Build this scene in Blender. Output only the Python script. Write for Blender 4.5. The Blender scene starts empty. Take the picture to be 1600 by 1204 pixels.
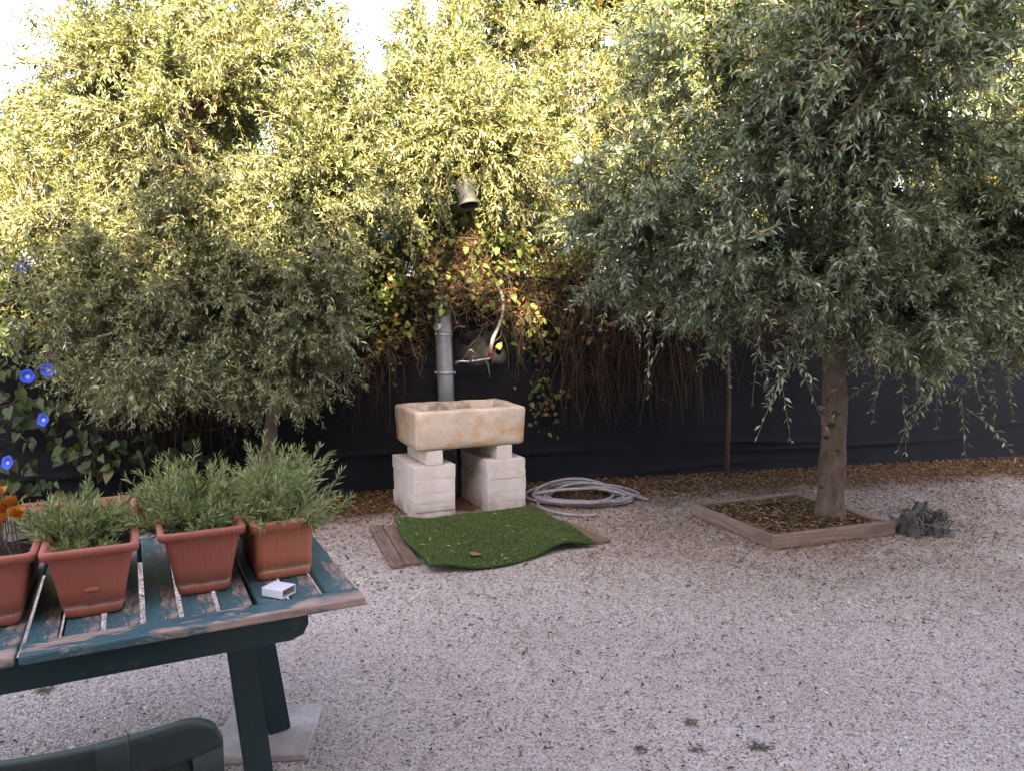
import bpy, bmesh, math, random
import numpy as np
from mathutils import Vector, Matrix

random.seed(7)
RNG = np.random.default_rng(7)
SC = bpy.context.scene
COL = SC.collection

# ------------------------------------------------------------------ camera
F_PX, CAM_H, HORIZON = 1203.0, 1.55, 476.0
PITCH = math.atan((602 - HORIZON) / F_PX)
cam_data = bpy.data.cameras.new('camera')
cam_data.sensor_width = 36.0
cam_data.lens = F_PX / 1600 * 36
cam_data.clip_start = 0.02
cam_data.clip_end = 500
cam = bpy.data.objects.new('camera', cam_data)
COL.objects.link(cam)
cam.location = (0, 0, CAM_H)
cam.rotation_euler = (math.pi / 2 - PITCH, 0, 0)
SC.camera = cam

# ------------------------------------------------------------------ sky, sun, exposure
FENCE_P = np.array([0.166, 6.60])            # a point on the fence line
FENCE_A = math.radians(13.0)                 # its direction
FD = np.array([math.cos(FENCE_A), math.sin(FENCE_A)])
FN = np.array([math.sin(FENCE_A), -math.cos(FENCE_A)])   # towards the garden
SUN_EL = math.radians(31)
_az = math.radians(8)                        # sun comes over the house, a little from the left
tx = -FN[0] * math.cos(_az) - FN[1] * math.sin(_az)
ty = FN[0] * math.sin(_az) - FN[1] * math.cos(_az)
SUN_TRAVEL = Vector((tx * math.cos(SUN_EL), ty * math.cos(SUN_EL), -math.sin(SUN_EL)))

world = bpy.data.worlds.new('World')
SC.world = world
world.use_nodes = True
wn = world.node_tree.nodes
wl = world.node_tree.links
wn.clear()
w_out = wn.new('ShaderNodeOutputWorld')
w_bg = wn.new('ShaderNodeBackground')
w_sky = wn.new('ShaderNodeTexSky')
w_sky.sky_type = 'NISHITA'
w_sky.sun_disc = False
w_sky.sun_elevation = SUN_EL
w_sky.sun_rotation = math.atan2(-SUN_TRAVEL.x, -SUN_TRAVEL.y)
w_sky.air_density = 1.0
w_sky.dust_density = 2.5
w_sky.ozone_density = 0.6
w_hsv = wn.new('ShaderNodeHueSaturation')
w_hsv.inputs['Saturation'].default_value = 0.66
w_tint = wn.new('ShaderNodeMix')
w_tint.data_type = 'RGBA'
w_tint.blend_type = 'MULTIPLY'
w_tint.inputs[0].default_value = 1.0
w_tint.inputs[7].default_value = (1.09, 0.99, 1.0, 1)
w_bg.inputs['Strength'].default_value = 0.085
wl.new(w_sky.outputs[0], w_hsv.inputs['Color'])
wl.new(w_hsv.outputs[0], w_tint.inputs[6])
wl.new(w_tint.outputs[2], w_bg.inputs['Color'])
wl.new(w_bg.outputs[0], w_out.inputs['Surface'])

sun_data = bpy.data.lights.new('sun', 'SUN')
sun_data.energy = 5.0
sun_data.angle = math.radians(0.5)
sun_data.color = (1.0, 0.80, 0.46)
sun = bpy.data.objects.new('sun', sun_data)
COL.objects.link(sun)
sun.location = (-4, -10, 12)
sun.rotation_euler = SUN_TRAVEL.to_track_quat('-Z', 'Y').to_euler()

SC.view_settings.view_transform = 'Standard'
SC.view_settings.look = 'None'
SC.view_settings.gamma = 1.0
SC.view_settings.use_curve_mapping = False
SC.view_settings.exposure = 3.5
SC.cycles.max_bounces = 8
SC.cycles.diffuse_bounces = 4
SC.cycles.transmission_bounces = 6
SC.cycles.use_denoising = True

# ------------------------------------------------------------------ helpers
_F = np.array([0, math.cos(PITCH), -math.sin(PITCH)])
_U = np.array([0, math.sin(PITCH), math.cos(PITCH)])


def ray(px, py):
    return _F + (px - 800) / F_PX * np.array([1.0, 0, 0]) - (py - 602) / F_PX * _U


def at(px, py, z=0.0):
    """photo pixel -> point on the horizontal plane z"""
    r = ray(px, py)
    return np.array([0, 0, CAM_H]) + r * (z - CAM_H) / r[2]


def at_y(px, py, Y):
    """photo pixel -> point at distance Y"""
    r = ray(px, py)
    return np.array([0, 0, CAM_H]) + r * Y / r[1]


def fence_y(x):
    return FENCE_P[1] + (x - FENCE_P[0]) * math.tan(FENCE_A)


def fence_dist(x, y):
    return (x - FENCE_P[0]) * FN[0] + (y - FENCE_P[1]) * FN[1]


def link(name, me, mat=None, parent=None, loc=None, rz=None):
    o = bpy.data.objects.new(name, me)
    COL.objects.link(o)
    if mat is not None and me is not None and len(me.materials) == 0:
        me.materials.append(mat)
    if parent is not None:
        o.parent = parent
    if loc is not None:
        o.location = tuple(loc)
    if rz is not None:
        o.rotation_euler[2] = rz
    return o


def tag(o, label=None, cat=None, group=None, kind=None):
    if label: o['label'] = label
    if cat: o['category'] = cat
    if group: o['group'] = group
    if kind: o['kind'] = kind
    return o


def thing(name, label, cat, loc=(0, 0, 0), rz=0.0, group=None):
    o = bpy.data.objects.new(name, None)
    COL.objects.link(o)
    o.empty_display_size = 0.1
    o.location = tuple(loc)
    o.rotation_euler[2] = rz
    return tag(o, label, cat, group)


def np_mesh(name, V, faces_by_n, colors=None, smooth=False):
    """faces_by_n: list of int arrays (K, n)"""
    me = bpy.data.meshes.new(name)
    V = np.asarray(V, dtype=np.float32)
    me.vertices.add(len(V))
    me.vertices.foreach_set('co', V.ravel())
    loops = np.concatenate([f.ravel() for f in faces_by_n]).astype(np.int32)
    sizes = np.concatenate([np.full(len(f), f.shape[1]) for f in faces_by_n]).astype(np.int32)
    starts = np.concatenate([[0], np.cumsum(sizes)[:-1]]).astype(np.int32)
    me.loops.add(len(loops))
    me.loops.foreach_set('vertex_index', loops)
    me.polygons.add(len(sizes))
    me.polygons.foreach_set('loop_start', starts)
    if smooth:
        me.polygons.foreach_set('use_smooth', np.ones(len(sizes), dtype=bool))
    me.update(calc_edges=True)
    if colors is not None:
        a = me.attributes.new('col', 'FLOAT_COLOR', 'POINT')
        c = np.ones((len(V), 4), dtype=np.float32)
        c[:, :3] = colors
        a.data.foreach_set('color', c.ravel())
    return me


def norm(v):
    return v / np.maximum(np.linalg.norm(v, axis=-1, keepdims=True), 1e-9)


def tube_arrays(P, R, k=4):
    """P (N,M,3), R (N,M) -> verts, quads"""
    N, M, _ = P.shape
    T = norm(np.gradient(P, axis=1))
    ref = np.where(np.abs(T[..., 2:3]) > 0.9, np.array([1.0, 0, 0]), np.array([0, 0, 1.0]))
    ref = np.repeat(ref[:, :1], M, axis=1) * 1.0
    A = norm(np.cross(T, ref))
    B = np.cross(T, A)
    ang = np.arange(k) * 2 * math.pi / k
    V = (P[:, :, None, :] + R[:, :, None, None] * (np.cos(ang)[None, None, :, None] * A[:, :, None, :]
         + np.sin(ang)[None, None, :, None] * B[:, :, None, :]))
    idx = np.arange(N * M * k).reshape(N, M, k)
    a = idx[:, :-1, :]
    b = np.roll(a, -1, axis=2)
    d = idx[:, 1:, :]
    c = np.roll(d, -1, axis=2)
    Q = np.stack([a, b, c, d], axis=-1).reshape(-1, 4)
    return V.reshape(-1, 3), Q


def tubes(name, P, R, k=4, colors=None, smooth=True, caps=False):
    P = np.asarray(P, float)
    R = np.asarray(R, float)
    V, Q = tube_arrays(P, R, k)
    fl = [Q]
    if caps:
        N, M = R.shape
        idx = np.arange(N * M * k).reshape(N, M, k)
        fl.append(idx[:, 0, ::-1].copy())
        fl.append(idx[:, -1, :].copy())
    col = None
    if colors is not None:
        col = np.repeat(np.asarray(colors), R.shape[1] * k, axis=0)
    return np_mesh(name, V, fl, col, smooth)


LEAF_LANCE = np.array([[0, 0], [0.3, -0.46], [0.3, 0.46], [0.7, -0.36], [0.7, 0.36], [1, 0]])


def leaf_arrays(pos, d, nrm, L, W, curl, template=LEAF_LANCE):
    """many leaves: 6 verts, 4 triangles each"""
    d = norm(d)
    s = norm(np.cross(d, nrm))
    n = np.cross(s, d)
    N = len(pos)
    t = template
    V = (pos[:, None, :] + (t[None, :, 0:1] * L[:, None, None]) * d[:, None, :]
         + (t[None, :, 1:2] * W[:, None, None]) * s[:, None, :]
         + ((t[None, :, 0:1] ** 2) * (curl * L)[:, None, None]) * n[:, None, :]
         + (np.abs(t[None, :, 1:2]) * 0.35 * W[:, None, None]) * n[:, None, :])
    b = np.arange(N)[:, None] * 6
    tri = np.concatenate([b + np.array([0, 1, 2]), b + np.array([3, 5, 4])])
    quad = b + np.array([1, 3, 4, 2])
    return V.reshape(-1, 3), tri, quad


def leaves(name, pos, d, nrm, L, W, curl, cols):
    """many small folded leaves: 4 verts, 2 triangles each, creased along the midrib"""
    d = norm(d)
    s = norm(np.cross(d, nrm))
    n = np.cross(s, d)
    N = len(pos)
    a, w = (L * 0.45)[:, None], (W * 0.58)[:, None]
    lift = (W * 0.22)[:, None]
    V = np.stack([pos, pos + d * a - s * w + n * lift, pos + d * a + s * w + n * lift, pos + d * L[:, None] + n * (curl * L)[:, None]], 1)
    b = np.arange(N)[:, None] * 4
    tri = np.concatenate([b + np.array([0, 1, 3]), b + np.array([0, 3, 2])])
    return np_mesh(name, V.reshape(-1, 3), [tri], np.repeat(cols, 4, axis=0), smooth=False)


def bm_mesh(name, bm, smooth=False):
    me = bpy.data.meshes.new(name)
    bmesh.ops.recalc_face_normals(bm, faces=bm.faces)
    bm.to_mesh(me)
    bm.free()
    if smooth:
        for p in me.polygons: p.use_smooth = True
    return me


def box_mesh(name, sx, sy, sz, bevel=0.004, seg=2, cuts=0, rough=0.0, origin='bottom'):
    """bevelled box, base at z=0, centred in x and y; optional worn surface"""
    bm = bmesh.new()
    bmesh.ops.create_cube(bm, size=1.0)
    for v in bm.verts:
        v.co = Vector((v.co.x * sx, v.co.y * sy, (v.co.z + 0.5) * sz))
    if bevel > 0:
        bmesh.ops.bevel(bm, geom=list(bm.edges), offset=bevel, segments=seg, affect='EDGES', profile=0.6)
    if cuts:
        bmesh.ops.subdivide_edges(bm, edges=[e for e in bm.edges if e.calc_length() > 0.05], cuts=cuts, use_grid_fill=True)
    if rough > 0:
        from mathutils import noise
        off = Vector((random.random() * 50, random.random() * 50, 3))
        for v in bm.verts:
            n = noise.noise_vector(v.co * 9 + off) * rough + noise.noise_vector(v.co * 30 + off) * rough * 0.4
            if v.co.z < 0.001: n.z = 0
            v.co += n
            v.co.z = max(v.co.z, 0)
    return bm_mesh(name, bm, smooth=False)


def beam_mesh(name, a, b, w, t, side, bevel=0.004):
    """a bar from a to b with cross-section w (along side) x t"""
    a, b, side = Vector(a), Vector(b), Vector(side)
    d = (b - a)
    L = d.length
    d.normalize()
    s = (side - d * side.dot(d)).normalized()
    n = d.cross(s)
    bm = bmesh.new()
    bmesh.ops.create_cube(bm, size=1.0)
    for v in bm.verts:
        v.co = Vector((v.co.x * w, v.co.y * t, (v.co.z + 0.5) * L))
    if bevel > 0:
        bmesh.ops.bevel(bm, geom=list(bm.edges), offset=bevel, segments=2, affect='EDGES')
    for v in bm.verts:
        v.co = a + s * v.co.x + n * v.co.y + d * v.co.z
    return bm_mesh(name, bm)


def rrect(w, d, r, n=4):
    pts = []
    for cx, cy, a0 in ((w / 2 - r, d / 2 - r, 0), (-w / 2 + r, d / 2 - r, 90), (-w / 2 + r, -d / 2 + r, 180), (w / 2 - r, -d / 2 + r, 270)):
        for i in range(n + 1):
            a = math.radians(a0 + 90 * i / n)
            pts.append((cx + r * math.cos(a), cy + r * math.sin(a)))
    return pts


def loft_mesh(name, rings, cap_first=True, cap_last=True, smooth=True):
    """rings: list of equal-length 3D point loops"""
    bm = bmesh.new()
    rs = [[bm.verts.new(p) for p in ring] for ring in rings]
    n = len(rs[0])
    for a, b in zip(rs[:-1], rs[1:]):
        for i in range(n):
            bm.faces.new((a[i], a[(i + 1) % n], b[(i + 1) % n], b[i]))
    if cap_first: bm.faces.new(rs[0][::-1])
    if cap_last: bm.faces.new(rs[-1])
    me = bm_mesh(name, bm, smooth=smooth)
    return me


def lathe_rings(profile, k=24, c=(0, 0)):
    return [[(c[0] + r * math.cos(2 * math.pi * i / k), c[1] + r * math.sin(2 * math.pi * i / k), z) for i in range(k)] for r, z in profile]


def catmull(pts, n):
    pts = np.asarray(pts, float)
    P = np.vstack([2 * pts[0] - pts[1], pts, 2 * pts[-1] - pts[-2]])
    out = []
    m = len(pts) - 1
    for t in np.linspace(0, m, n):
        i = min(int(t), m - 1)
        u = t - i
        p0, p1, p2, p3 = P[i:i + 4]
        out.append(0.5 * (2 * p1 + (p2 - p0) * u + (2 * p0 - 5 * p1 + 4 * p2 - p3) * u * u + (3 * p1 - p0 - 3 * p2 + p3) * u ** 3))
    return np.array(out)


# ------------------------------------------------------------------ materials
class M:
    """small node-graph helper"""
    def __init__(self, name, rough=0.7, spec=0.3, metal=0.0):
        self.m = bpy.data.materials.new(name)
        self.m.use_nodes = True
        self.nt = self.m.node_tree
        self.n = self.nt.nodes
        self.l = self.nt.links
        self.p = self.n['Principled BSDF']
        self.out = self.n['Material Output']
        self.p.inputs['Roughness'].default_value = rough
        self.p.inputs['Specular IOR Level'].default_value = spec
        self.p.inputs['Metallic'].default_value = metal
        self._co = None

    def new(self, t, **kw):
        n = self.n.new(t)
        for k, v in kw.items(): setattr(n, k, v)
        return n

    def co(self, scale=(1, 1, 1), out='Object'):
        if self._co is None: self._co = self.new('ShaderNodeTexCoord')
        mp = self.new('ShaderNodeMapping')
        mp.inputs['Scale'].default_value = scale
        self.l.new(self._co.outputs[out], mp.inputs['Vector'])
        return mp.outputs[0]

    def noise(self, scale, detail=4, rough=0.6, vec=None, dist=0.0):
        n = self.new('ShaderNodeTexNoise')
        n.inputs['Scale'].default_value = scale
        n.inputs['Detail'].default_value = detail
        n.inputs['Roughness'].default_value = rough
        n.inputs['Distortion'].default_value = dist
        self.l.new(vec if vec is not None else self.co(), n.inputs['Vector'])
        return n.outputs['Fac']

    def voronoi(self, scale, vec=None, feature='F1', out='Distance'):
        n = self.new('ShaderNodeTexVoronoi', feature=feature)
        n.inputs['Scale'].default_value = scale
        self.l.new(vec if vec is not None else self.co(), n.inputs['Vector'])
        return n.outputs[out]

    def ramp(self, fac, stops, interp='LINEAR'):
        r = self.new('ShaderNodeValToRGB')
        r.color_ramp.interpolation = interp
        e = r.color_ramp.elements
        while len(e) < len(stops): e.new(0.5)
        for el, (p, c) in zip(e, stops):
            el.position = p
            el.color = (c, c, c, 1) if isinstance(c, (int, float)) else (*c, 1)
        self.l.new(fac, r.inputs['Fac'])
        return r.outputs['Color']

    def mix(self, fac, a, b, blend='MIX'):
        m = self.new('ShaderNodeMix', data_type='RGBA', blend_type=blend)
        for s, v in ((m.inputs[0], fac), (m.inputs[6], a), (m.inputs[7], b)):
            if isinstance(v, (int, float)): s.default_value = v
            elif isinstance(v, tuple): s.default_value = (*v, 1)
            else: self.l.new(v, s)
        return m.outputs[2]

    def math(self, op, a, b=None):
        m = self.new('ShaderNodeMath', operation=op)
        for s, v in zip(m.inputs, (a, b)):
            if v is None: continue
            if isinstance(v, (int, float)): s.default_value = v
            else: self.l.new(v, s)
        return m.outputs[0]

    def color(self, c):
        if isinstance(c, tuple): self.p.inputs['Base Color'].default_value = (*c, 1)
        else: self.l.new(c, self.p.inputs['Base Color'])
        return self

    def roughness(self, c):
        self.l.new(c, self.p.inputs['Roughness'])
        return self

    def bump(self, h, strength=0.4, dist=0.01):
        b = self.new('ShaderNodeBump')
        b.inputs['Strength'].default_value = strength
        b.inputs['Distance'].default_value = dist
        self.l.new(h, b.inputs['Height'])
        self.l.new(b.outputs[0], self.p.inputs['Normal'])
        return self

    def attr(self, name='col'):
        a = self.new('ShaderNodeAttribute', attribute_name=name)
        return a.outputs['Color']


def leaf_material(name, trans=0.35, rough=0.45, spec=0.45, boost=(1.25, 1.2, 0.55), flat=None):
    m = M(name, rough, spec)
    c = m.attr() if flat is None else None
    if flat is not None:
        oi = m.new('ShaderNodeObjectInfo')
        c = m.ramp(oi.outputs['Random'], flat)
    m.color(c)
    tr = m.new('ShaderNodeBsdfTranslucent')
    tc = m.mix(1.0, c, tuple(boost), 'MULTIPLY')
    m.l.new(tc, tr.inputs['Color'])
    mx = m.new('ShaderNodeMixShader')
    mx.inputs[0].default_value = trans
    m.l.new(m.p.outputs[0], mx.inputs[1])
    m.l.new(tr.outputs[0], mx.inputs[2])
    m.l.new(mx.outputs[0], m.out.inputs['Surface'])
    return m.m


MAT = {}
MAT['olive_leaf'] = leaf_material('olive_leaf', 0.30, 0.42, 0.55, (1.6, 1.5, 0.55))
MAT['needle_leaf'] = leaf_material('needle_leaf', 0.25, 0.55, 0.3)
MAT['vine_leaf'] = leaf_material('vine_leaf', 0.40, 0.5, 0.35, (1.5, 1.5, 0.4))
MAT['heart_leaf'] = leaf_material('heart_leaf', 0.30, 0.5, 0.35, (1.4, 1.4, 0.5),
                                  flat=[(0, (0.026, 0.044, 0.021)), (0.55, (0.046, 0.074, 0.033)), (0.9, (0.08, 0.11, 0.042)), (1, (0.14, 0.12, 0.04))])
MAT['litter'] = leaf_material('litter', 0.1, 0.8, 0.15, (1, 1, 1))

m = M('attr_matte', 0.85, 0.2)
m.color(m.attr())
MAT['attr'] = m.m

# stones: colour of each stone in an attribute, fine mottling on top
m = M('gravel_stone', 0.85, 0.25)
m.color(m.mix(0.35, m.attr(), m.ramp(m.noise(220, 3), [(0.3, 0.25), (0.7, 0.75)]), 'OVERLAY'))
MAT['stone'] = m.m

# ground under the stones: pale gravel, brown humus near the fence
m = M('gravel_ground', 0.92, 0.15)
co = m.co()
vd = m.voronoi(130, co)
vc = m.voronoi(130, co, out='Color')
sep = m.new('ShaderNodeSeparateColor')
m.l.new(vc, sep.inputs[0])
stone_c = m.ramp(sep.outputs[0], [(0, (0.15, 0.125, 0.105)), (0.08, (0.30, 0.255, 0.225)), (0.3, (0.47, 0.41, 0.37)), (0.75, (0.56, 0.495, 0.455)), (1, (0.64, 0.585, 0.545))])
stone_c = m.mix(m.ramp(vd, [(0.35, 0.0), (0.75, 0.45)]), stone_c, (0.20, 0.165, 0.14))
stone_c = m.mix(m.ramp(m.noise(1.1, 5), [(0.45, 0.0), (0.75, 0.4)]), stone_c, (0.24, 0.19, 0.155))
humus = m.ramp(m.noise(45, 6, 0.7), [(0.25, (0.028, 0.016, 0.010)), (0.5, (0.085, 0.050, 0.028)), (0.75, (0.19, 0.115, 0.06))])
sx = m.new('ShaderNodeSeparateXYZ')
m.l.new(co, sx.inputs[0])
dist = m.math('ADD', m.math('MULTIPLY', sx.outputs[0], float(FN[0])), m.math('MULTIPLY', sx.outputs[1], float(FN[1])))
dist = m.math('ADD', dist, float(-(FENCE_P @ FN)))
edge = m.math('ADD', dist, m.math('MULTIPLY', m.math('SUBTRACT', m.noise(2.2, 6, 0.7), 0.5), 1.3))
m.color(m.mix(m.ramp(edge, [(0.62, 1.0), (1.35, 0.0)]), stone_c, humus))
m.bump(m.math('ADD', m.ramp(vd, [(0, 1.0), (0.7, 0.0)]), m.noise(130, 3)), 0.7, 0.006)
MAT['ground'] = m.m

m = M('bark', 0.9, 0.15)
v = m.co((1, 1, 0.35))
m.color(m.mix(m.ramp(m.noise(3, 4), [(0.4, 0), (0.62, 1)]),
              m.ramp(m.noise(26, 6, 0.7, v), [(0.25, (0.05, 0.037, 0.03)), (0.5, (0.175, 0.125, 0.096)), (0.8, (0.29, 0.22, 0.175))]),
              m.ramp(m.noise(18, 6, 0.7, v), [(0.25, (0.08, 0.068, 0.062)), (0.55, (0.20, 0.16, 0.135)), (0.8, (0.32, 0.265, 0.23))])))
m.bump(m.math('ADD', m.noise(34, 7, 0.75, v), m.math('MULTIPLY', m.noise(9, 4, 0.6, v), 1.5)), 1.0, 0.03)
MAT['bark'] = m.m
m = M('knot', 0.95, 0.1)
m.color(m.ramp(m.noise(40), [(0.3, (0.03, 0.022, 0.017)), (0.7, (0.13, 0.09, 0.068))]))
MAT['knot'] = m.m
m = M('twig', 0.85, 0.2)
m.color(m.ramp(m.noise(8), [(0.3, (0.14, 0.12, 0.085)), (0.7, (0.30, 0.27, 0.20))]))
MAT['twig'] = m.m

m = M('shade_cloth', 0.75, 0.25)
wv = m.new('ShaderNodeTexWave', wave_type='BANDS', bands_direction='Z')
wv.inputs['Scale'].default_value = 110
m.l.new(m.co(), wv.inputs['Vector'])
cl = m.mix(m.ramp(m.noise(2.5, 5), [(0.35, 0), (0.75, 1)]), (0.0042, 0.0050, 0.0085), (0.0095, 0.0105, 0.0155))
cl = m.mix(m.ramp(m.noise(9, 7, 0.8, m.co((0.6, 1, 1.6))), [(0.55, 0), (0.85, 0.4)]), cl, (0.035, 0.035, 0.04))
cl = m.mix(m.ramp(m.voronoi(11), [(0.02, 0.8), (0.035, 0.0)]), cl, (0.30, 0.29, 0.28))
m.color(cl)
m.bump(m.math('ADD', m.math('MULTIPLY', wv.outputs['Fac'], 0.15), m.noise(14, 5, 0.6, m.co((0.35, 1, 1.5)))), 0.6, 0.02)
MAT['cloth'] = m.m

m = M('limestone_block', 0.9, 0.2)
c1 = m.ramp(m.noise(5, 5, 0.6), [(0.3, (0.56, 0.51, 0.475)), (0.7, (0.70, 0.65, 0.615))])
m.color(m.mix(m.ramp(m.noise(60, 4, 0.7), [(0.32, 0.3), (0.5, 0.0)]), c1, (0.36, 0.30, 0.25)))
geo = m.new('ShaderNodeNewGeometry')
gz_ = m.new('ShaderNodeSeparateXYZ')
m.l.new(geo.outputs['Position'], gz_.inputs[0])
nbig = m.new('ShaderNodeTexNoise'); nbig.inputs['Scale'].default_value = 11; nbig.inputs['Detail'].default_value = 6
m.l.new(geo.outputs['Position'], nbig.inputs['Vector'])
splash = m.math('MULTIPLY', m.ramp(gz_.outputs[2], [(0.0, 1.0), (0.16, 0.0)]), m.ramp(nbig.outputs['Fac'], [(0.35, 0.1), (0.65, 0.9)]))
streak = m.ramp(nbig.outputs['Fac'], [(0.58, 0.0), (0.72, 0.30)])
base_c = m.p.inputs['Base Color'].links[0].from_socket
m.color(m.mix(splash, m.mix(streak, base_c, (0.36, 0.31, 0.26)), (0.24, 0.18, 0.135)))
m.bump(m.math('ADD', m.noise(70, 5, 0.7), m.math('MULTIPLY', m.noise(12), 1.5)), 0.35, 0.006)
MAT['block'] = m.m

m = M('sink_stone', 0.88, 0.2)
c1 = m.ramp(m.noise(4, 5, 0.6), [(0.3, (0.47, 0.385, 0.30)), (0.7, (0.66, 0.57, 0.48))])
c2 = m.mix(m.ramp(m.noise(3.1, 4, 0.6, m.co((1.2, 1, 1.6)), 0.6), [(0.50, 0), (0.66, 0.8)]), c1, (0.50, 0.29, 0.115))
c2 = m.mix(m.ramp(m.noise(38, 6, 0.8), [(0.30, 0.45), (0.46, 0)]), c2, (0.25, 0.19, 0.14))
sxyz = m.new('ShaderNodeSeparateXYZ')
m.l.new(m.co(), sxyz.inputs[0])
moss = m.math('MULTIPLY', m.ramp(m.noise(7, 5), [(0.42, 0), (0.58, 0.85)]), m.ramp(m.math('MULTIPLY', sxyz.outputs[1], 1.0), [(0.16, 0.0), (0.22, 1.0)]))
m.color(m.mix(moss, c2, (0.11, 0.105, 0.085)))
m.bump(m.math('ADD', m.noise(45, 6, 0.75), m.math('MULTIPLY', m.noise(9, 4), 2.0)), 0.55, 0.012)
MAT['sink'] = m.m

m = M('galvanised', 0.42, 0.5, 0.75)
m.color(m.mix(m.ramp(m.noise(9, 5), [(0.45, 0), (0.62, 0.6)]), (0.30, 0.33, 0.37), (0.44, 0.45, 0.46)))
m.roughness(m.ramp(m.noise(6, 5), [(0.3, 0.34), (0.7, 0.6)]))
MAT['galvanised'] = m.m
m = M('tap_metal', 0.35, 0.5, 0.9)
m.color(m.ramp(m.noise(60), [(0.3, (0.16, 0.145, 0.12)), (0.7, (0.33, 0.315, 0.295))]))
MAT['tap'] = m.m
m = M('dark_opening', 0.6, 0.3)
m.color((0.012, 0.014, 0.018))
MAT['dark'] = m.m
m = M('red_plastic', 0.5, 0.4)
m.color((0.32, 0.04, 0.03))
MAT['red'] = m.m

m = M('hose_plastic', 0.38, 0.5)
m.color(m.ramp(m.noise(30, 4), [(0.3, (0.19, 0.175, 0.18)), (0.7, (0.32, 0.30, 0.31))]))
m.p.inputs['Subsurface Weight'].default_value = 0.1
MAT['hose'] = m.m
m = M('grey_hose', 0.5, 0.4)
m.color((0.10, 0.10, 0.115))
MAT['grey_hose'] = m.m

m = M('turf_backing', 0.95, 0.05)
m.color(m.ramp(m.noise(60, 4), [(0.3, (0.022, 0.040, 0.012)), (0.7, (0.045, 0.075, 0.022))]))
MAT['turf'] = m.m


def wood(name, dark, light, scale=(2, 26, 26), rough=0.85):
    m = M(name, rough, 0.2)
    v = m.co(scale)
    g = m.noise(2.0, 6, 0.65, v, 0.6)
    c = m.ramp(g, [(0.28, dark), (0.72, light)])
    c = m.mix(m.ramp(m.noise(2.5, 4), [(0.4, 0.0), (0.75, 0.5)]), c, tuple(x * 0.6 for x in dark))
    m.color(c)
    m.bump(g, 0.5, 0.006)
    return m.m


MAT['plank'] = wood('weathered_plank', (0.09, 0.06, 0.042), (0.26, 0.19, 0.145))
MAT['border_wood'] = wood('border_wood', (0.13, 0.09, 0.068), (0.31, 0.235, 0.19))
MAT['stake'] = wood('stake_wood', (0.045, 0.03, 0.022), (0.13, 0.085, 0.06), (20, 20, 1.5))


def worn_paint(name, sc, amount=0.55):
    m = M(name, 0.5, 0.4)
    paint = m.ramp(m.noise(5, 5), [(0.3, (0.030, 0.076, 0.088)), (0.7, (0.060, 0.128, 0.145))])
    paint = m.mix(m.ramp(m.noise(30, 5, 0.7, m.co(sc)), [(0.45, 0), (0.8, 0.5)]), paint, (0.15, 0.22, 0.235))
    bare = m.ramp(m.noise(14, 6, 0.7, m.co(sc)), [(0.25, (0.16, 0.10, 0.072)), (0.7, (0.42, 0.32, 0.265))])
    k = m.ramp(m.noise(3.4, 7, 0.72, m.co(tuple(math.sqrt(x) * 1.3 for x in sc)), 0.3), [(amount, 0), (amount + 0.05, 1)])
    m.color(m.mix(k, paint, bare))
    m.roughness(m.ramp(k, [(0, 0.42), (1, 0.85)]))
    h = m.math('SUBTRACT', m.math('MULTIPLY', m.noise(30, 5, 0.6, m.co(sc)), 0.5), k)
    m.bump(h, 0.35, 0.003)
    return m.m


MAT['paint_x'] = worn_paint('worn_green_paint_long', (0.5, 5, 5), 0.475)
MAT['paint_y'] = worn_paint('worn_green_paint_slat', (5, 0.6, 5), 0.535)
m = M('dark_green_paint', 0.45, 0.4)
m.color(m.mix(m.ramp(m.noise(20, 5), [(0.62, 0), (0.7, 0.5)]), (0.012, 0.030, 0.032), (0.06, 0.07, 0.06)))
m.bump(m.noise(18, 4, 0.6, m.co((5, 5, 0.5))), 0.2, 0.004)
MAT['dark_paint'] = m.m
m = M('green_plastic', 0.5, 0.4)
m.color(m.ramp(m.noise(9, 5), [(0.3, (0.011, 0.020, 0.018)), (0.7, (0.019, 0.030, 0.027))]))
m.bump(m.noise(150, 2), 0.1, 0.002)
MAT['chair'] = m.m


def terracotta(name, a, b):
    m = M(name, 0.55, 0.35)
    rib = m.new('ShaderNodeTexWave', wave_type='BANDS', bands_direction='X')
    rib.inputs['Scale'].default_value = 22
    rib.inputs['Distortion'].default_value = 0.4
    m.l.new(m.co(), rib.inputs['Vector'])
    c = m.mix(m.ramp(m.noise(6, 5), [(0.35, 0), (0.7, 1)]), a, b)
    c = m.mix(m.ramp(m.noise(45, 5, 0.7, m.co((1, 1, 0.3))), [(0.6, 0), (0.8, 0.25)]), c, (0.42, 0.30, 0.26))
    pz = m.new('ShaderNodeSeparateXYZ')
    m.l.new(m.co(), pz.inputs[0])
    lime = m.math('MULTIPLY', m.ramp(pz.outputs[2], [(0.026, 0.0), (0.030, 1.0), (0.034, 1.0), (0.040, 0.0)]), m.ramp(m.noise(16, 4), [(0.40, 0.0), (0.55, 0.8)]))
    c = m.mix(lime, c, (0.52, 0.42, 0.38))
    c = m.mix(m.math('MULTIPLY', m.ramp(m.noise(9, 6, 0.75), [(0.50, 0.0), (0.72, 0.5)]), m.ramp(pz.outputs[2], [(0.02, 1.0), (0.12, 0.15)])), c, (0.20, 0.11, 0.085))
    m.color(c)
    m.roughness(m.ramp(m.noise(12, 4), [(0.3, 0.45), (0.7, 0.7)]))
    m.bump(m.math('ADD', m.math('MULTIPLY', rib.outputs['Fac'], 0.5), m.math('MULTIPLY', m.noise(60, 4), 0.4)), 0.25, 0.003)
    return m.m


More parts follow.
